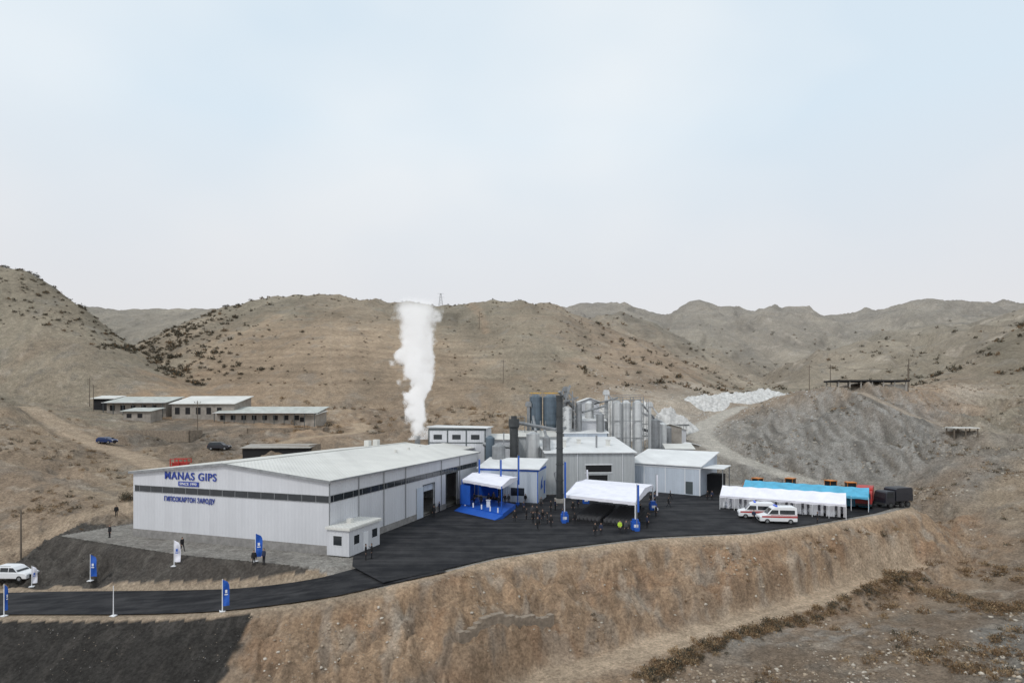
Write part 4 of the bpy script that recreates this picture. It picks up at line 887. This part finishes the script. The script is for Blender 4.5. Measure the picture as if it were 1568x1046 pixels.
px_,py_=-47,380; mb.build('lattice_pylon',[M['steel']],loc=(px_,py_,hz(px_,py_)))
# ---------------------------------------------------------------- vegetation & rocks
def scatter(name,pts,rad,nl,leaf,mats,probs,flat=.8):
    V=[];MI=[]
    for (x,y,z),r in zip(pts,rad):
        k=nl; th=rng.uniform(0,2*np.pi,k); ph=np.arccos(rng.uniform(0,1,k)); rr=r*rng.uniform(.35,1.05,k)*(1+.35*np.sin(th*3+x)*np.sin(ph*2))
        c=np.stack([x+rr*np.cos(th)*np.sin(ph),y+rr*np.sin(th)*np.sin(ph),z+rr*np.cos(ph)*flat+.02],1)
        d1=rng.normal(size=(k,3)); d2=rng.normal(size=(k,3)); s=leaf*r*rng.uniform(.6,1.4,(k,1))
        d1/=np.linalg.norm(d1,axis=1,keepdims=True); d2/=np.linalg.norm(d2,axis=1,keepdims=True); d1[:,2]=np.abs(d1[:,2])+.3
        V.append(np.stack([c-d2*s*.5,c+d2*s*.5,c+d1*s*1.4],1).reshape(-1,3)); m0=rng.choice(len(mats),p=probs); mi=np.where(rng.random(k)<.7,m0,rng.integers(0,len(mats),k)); MI.append(mi)
    V=np.concatenate(V); F=np.arange(len(V)).reshape(-1,3); return npmesh(name,V,F,mats,np.concatenate(MI))
def sample(n_,fn,rlo,rhi,pw=1.0):
    x,y=fn(n_); z=height(x,y); s=sdpoly(x,y,PAD); dr,_=sdline(x,y,ROADS); ok=(s>1.2)&(dr>5)
    for L,w in PATHS: dp,_=sdline(x,y,L); ok&=dp>w+.5
    r=rlo+(rhi-rlo)*rng.uniform(0,1,n_)**pw
    return np.stack([x,y,z],1)[ok], r[ok]
def region(b0,b1,y0,y1,jit=.4):
    def fn(n_):
        N_=n_*4; b=rng.uniform(b0,b1,N_); y=np.exp(rng.uniform(math.log(y0),math.log(y1),N_)); x=(b-784)/882*y
        w=fbm(x/12+5,y/12,3)+rng.uniform(-jit,jit,N_); i=np.argsort(-w)[:n_]; return x[i],y[i]
    return fn
LM=[M['leaf1'],M['leaf2'],M['leaf3']]
p,r=sample(700,region(1150,1650,46,112,.3),.12,.75,1.7); scatter('dry_brush_right',p,r,110,.16,LM,[.5,.15,.35])
p,r=sample(260,region(1330,1640,66,90,.5),.3,.95,1.2); scatter('rusty_brush_thicket',p,r,130,.15,LM,[.65,.1,.25])
t=rng.uniform(0,1,360); lx=np.interp(t,[0,.3,.55,.75,1],[12.5,19.5,27.8,40,57])+rng.normal(0,.7,360); ly=np.interp(t,[0,.3,.55,.75,1],[54.0,58.8,63.6,70.5,80.5])+rng.normal(0,.6,360)
scatter('dry_brush_gully',np.stack([lx,ly,height(lx,ly)],1),rng.uniform(.2,.8,360),130,.16,LM,[.4,.35,.25])
p,r=sample(150,region(640,1300,56,86),.12,.45,1.5); scatter('embankment_weeds',p,r,80,.18,LM,[.4,.5,.1])
p,r=sample(640,region(-60,430,84,150),.15,.8,1.8); scatter('dry_brush_left',p,r,70,.18,LM,[.35,.35,.30])
p,r=sample(850,region(1080,1640,112,200),.15,.8,1.8); scatter('dry_brush_hillside',p,r,50,.2,LM,[.3,.55,.15])
p,r=sample(200,region(430,800,150,205),.4,1.5,1.5); scatter('valley_bushes',p,r,90,.17,LM,[.4,.35,.25])
scatter('dark_bush',np.array([[-65,97.5,hz(-65,97.5)],[-64,98.5,hz(-64,98.5)],[-66.5,99,hz(-66.5,99)]]),[1.3,1.1,.9],420,.12,[M['leaf2'],M['leaf1']],[.95,.05],1.1)
def flank(n_):
    b=rng.normal(265,62,n_); y=rng.uniform(222,385,n_); return (b-784)/882*y,y
p,r=sample(680,flank,.5,1.8,1.6); scatter('hillside_shrubs',p,r,60,.3,[M['leaf2'],M['leaf1']],[.92,.08])
p,r=sample(520,region(380,1150,215,385,.6),.25,.85,1.8); scatter('sparse_hill_shrubs',p,r,40,.3,[M['leaf2'],M['leaf1']],[.8,.2])
def crest(n_):
    b=rng.uniform(330,870,n_); y=rng.uniform(355,392,n_); return (b-784)/882*y,y
p,r=sample(150,crest,.4,1.0); scatter('crest_shrubs',p,r,40,.3,[M['leaf2'],M['leaf1']],[.85,.15])
def lefth(n_):
    b=rng.uniform(-100,180,n_); y=rng.uniform(212,258,n_); return (b-784)/882*y,y
p,r=sample(260,lefth,.3,1.2,1.5); scatter('left_hill_shrubs',p,r,50,.3,[M['leaf2'],M['leaf1']],[.9,.1])
p,r=sample(1100,region(880,1640,220,700),.5,2.0,1.6); scatter('far_hill_shrubs',p,r,30,.35,[M['leaf2'],M['leaf1']],[.8,.2])
ico=bmesh.new(); bmesh.ops.create_icosphere(ico,subdivisions=1,radius=1); iv=np.array([v.co[:] for v in ico.verts]); iF=np.array([[v.index for v in f.verts] for f in ico.faces]); ico.free()
def rocks(name,p,r,mats):
    V=[];F=[];MI=[]
    for i,(c,s) in enumerate(zip(p,r)):
        q=iv*rng.uniform(.6,1.3,(len(iv),1))*np.array([1,rng.uniform(.6,1),rng.uniform(.4,.8)])*s; a=rng.uniform(0,6.28); ca,sa=math.cos(a),math.sin(a)
        q=np.stack([q[:,0]*ca-q[:,1]*sa,q[:,0]*sa+q[:,1]*ca,q[:,2]],1)+c+np.array([0,0,s*.1]); F.append(iF+len(iv)*i); V.append(q); MI.append(np.full(len(iF),rng.integers(0,len(mats))))
    npmesh(name,np.concatenate(V),np.concatenate(F),mats,np.concatenate(MI))
def skew(p,r): return p,np.clip(.03+.8*(r**4.5),.03,.3)
p,r=skew(*sample(4200,region(380,1400,46,92,1.4),.1,.74)); rocks('embankment_rocks',p,r,[M['rock'],M['rockw'],M['rock']])
p,r=skew(*sample(3400,region(1000,1640,44,110,.6),.1,.78)); rocks('gully_rocks',p,r,[M['rock'],M['rockw'],M['stone']])
p,r=skew(*sample(2600,region(1080,1640,110,190,.8),.3,.93)); rocks('hillside_rocks',p,r,[M['rock'],M['rockw'],M['stone']])
p,r=skew(*sample(1300,region(900,1250,160,240,.8),.4,1.0)); rocks('gypsum_boulders',p,r,[M['gypsum'],M['rockw']])
p,r=skew(*sample(900,region(20,520,46,80,1.0),.1,.55)); rocks('spoil_rocks',p,r,[M['stone'],M['block']])
# ---------------------------------------------------------------- steam plume
sm=bpy.data.materials.new('steam_volume'); sm.use_nodes=True; nt=sm.node_tree; nt.nodes.clear(); L=nt.links.new
out=N(nt,'ShaderNodeOutputMaterial'); pv=N(nt,'ShaderNodeVolumePrincipled'); L(pv.outputs[0],out.inputs['Volume'])
tc=N(nt,'ShaderNodeTexCoord'); sp=N(nt,'ShaderNodeSeparateXYZ'); L(tc.outputs['Object'],sp.inputs[0])
def disp(scale,detail,amp):
    nz=N(nt,'ShaderNodeTexNoise'); nz.inputs['Scale'].default_value=scale; nz.inputs['Detail'].default_value=detail; nz.inputs['Roughness'].default_value=.6; L(tc.outputs['Object'],nz.inputs['Vector'])
    s1=N(nt,'ShaderNodeVectorMath',operation='SUBTRACT'); L(nz.outputs['Color'],s1.inputs[0]); s1.inputs[1].default_value=(.5,.5,.5)
    s2=N(nt,'ShaderNodeVectorMath',operation='SCALE'); L(s1.outputs[0],s2.inputs[0]); s2.inputs['Scale'].default_value=amp; return s2.outputs[0]
s3=N(nt,'ShaderNodeVectorMath',operation='ADD'); L(disp(.34,5,8.5),s3.inputs[0]); L(disp(.12,1,7.0),s3.inputs[1])
s5=N(nt,'ShaderNodeVectorMath',operation='ADD'); L(tc.outputs['Object'],s5.inputs[0]); L(s3.outputs[0],s5.inputs[1])
s4=N(nt,'ShaderNodeVectorMath',operation='MULTIPLY'); L(s5.outputs[0],s4.inputs[0]); s4.inputs[1].default_value=(1,1,0)
ln=N(nt,'ShaderNodeVectorMath',operation='LENGTH'); L(s4.outputs[0],ln.inputs[0])
R=N(nt,'ShaderNodeMath',operation='MULTIPLY_ADD'); L(sp.outputs['Z'],R.inputs[0]); R.inputs[1].default_value=.085; R.inputs[2].default_value=1.9
df=N(nt,'ShaderNodeMath',operation='SUBTRACT'); L(R.outputs[0],df.inputs[0]); L(ln.outputs['Value'],df.inputs[1])
dm=N(nt,'ShaderNodeMath',operation='MULTIPLY',use_clamp=True); L(df.outputs[0],dm.inputs[0]); dm.inputs[1].default_value=.9
tp=N(nt,'ShaderNodeMapRange'); tp.inputs['From Min'].default_value=30.5; tp.inputs['From Max'].default_value=12; tp.inputs['To Min'].default_value=0; tp.inputs['To Max'].default_value=1.7; L(sp.outputs['Z'],tp.inputs['Value'])
dd=N(nt,'ShaderNodeMath',operation='MULTIPLY'); L(dm.outputs[0],dd.inputs[0]); L(tp.outputs[0],dd.inputs[1]); L(dd.outputs[0],pv.inputs['Density'])
pv.inputs['Color'].default_value=(.98,.98,.98,1); pv.inputs['Anisotropy'].default_value=0
em=N(nt,'ShaderNodeMath',operation='MULTIPLY'); L(dd.outputs[0],em.inputs[0]); em.inputs[1].default_value=.38; L(em.outputs[0],pv.inputs['Emission Strength']); pv.inputs['Emission Color'].default_value=(1,1,1,1)  # self-glow added to the steam, whitening it beyond its scattered light
mb=MB(); mb.box(-8,-8,0,8,8,30.5); o=mb.build('steam_plume',[sm],loc=(-20.5,125,10.2))
mb=MB(); mb.cyl((0,0,0),(0,0,11),.6,n=16); mb.cyl((0,0,10.6),(0,0,11),.75,n=16); mb.build('steam_vent_pipe',[M['steel']],loc=(-20.5,125,0),smooth=True)
# ---------------------------------------------------------------- light, sky, camera
el=48; az=222
w=bpy.data.worlds.new('World'); scene.world=w; w.use_nodes=True; nt=w.node_tree; L=nt.links.new; bg=nt.nodes['Background']
sky=N(nt,'ShaderNodeTexSky',sky_type='NISHITA'); sky.sun_disc=False; sky.sun_elevation=math.radians(el); sky.sun_rotation=math.radians(az); sky.dust_density=3; sky.air_density=1.2; sky.altitude=800
tc=N(nt,'ShaderNodeTexCoord'); mp=N(nt,'ShaderNodeMapping'); mp.inputs['Scale'].default_value=(1,1,1.6); mp.inputs['Location'].default_value=(.1,0,.1); L(tc.outputs['Generated'],mp.inputs['Vector'])
nz=N(nt,'ShaderNodeTexNoise'); nz.inputs['Scale'].default_value=2.2; nz.inputs['Detail'].default_value=3; nz.inputs['Roughness'].default_value=.4; L(mp.outputs[0],nz.inputs['Vector'])
cr=N(nt,'ShaderNodeValToRGB'); e_=cr.color_ramp.elements; e_[0].position=.34; e_[0].color=(.72,.835,.93,1); e_[1].position=.62; e_[1].color=(.87,.925,.965,1); L(nz.outputs['Fac'],cr.inputs['Fac'])
sp=N(nt,'ShaderNodeSeparateXYZ'); L(tc.outputs['Generated'],sp.inputs[0])
lo=N(nt,'ShaderNodeMapRange'); lo.inputs['From Min'].default_value=.12; lo.inputs['From Max'].default_value=.42; lo.inputs['To Min'].default_value=1; lo.inputs['To Max'].default_value=0; L(sp.outputs['Z'],lo.inputs['Value'])
m1=N(nt,'ShaderNodeMix',data_type='RGBA'); L(lo.outputs[0],m1.inputs['Factor']); L(cr.outputs['Color'],m1.inputs['A']); m1.inputs['B'].default_value=(.785,.775,.79,1)
sc=N(nt,'ShaderNodeVectorMath',operation='SCALE'); L(m1.outputs['Result'],sc.inputs[0]); sc.inputs['Scale'].default_value=10.1
m2=N(nt,'ShaderNodeMix',data_type='RGBA'); m2.inputs['Factor'].default_value=.93; L(sky.outputs[0],m2.inputs['A']); L(sc.outputs[0],m2.inputs['B'])
L(m2.outputs['Result'],bg.inputs['Color']); bg.inputs['Strength'].default_value=.1
sd=bpy.data.lights.new('sun','SUN'); sd.energy=1.35; sd.angle=math.radians(11); sd.color=(1,.97,.93); so=bpy.data.objects.new('sun',sd); scene.collection.objects.link(so)
a=math.radians(az); dirv=Vector((math.sin(a)*math.cos(math.radians(el)),math.cos(a)*math.cos(math.radians(el)),math.sin(math.radians(el)))); so.rotation_euler=dirv.to_track_quat('Z','Y').to_euler()
cam=bpy.data.cameras.new('camera'); co=bpy.data.objects.new('camera',cam); scene.collection.objects.link(co); co.location=(0,0,H); co.rotation_euler=(math.pi/2,0,0)
cam.sensor_width=36; cam.lens=20.25; cam.shift_y=.065; cam.clip_end=6000; cam.clip_start=.5; scene.camera=co
scene.view_settings.view_transform='Standard'; scene.view_settings.look='None'; scene.view_settings.exposure=0
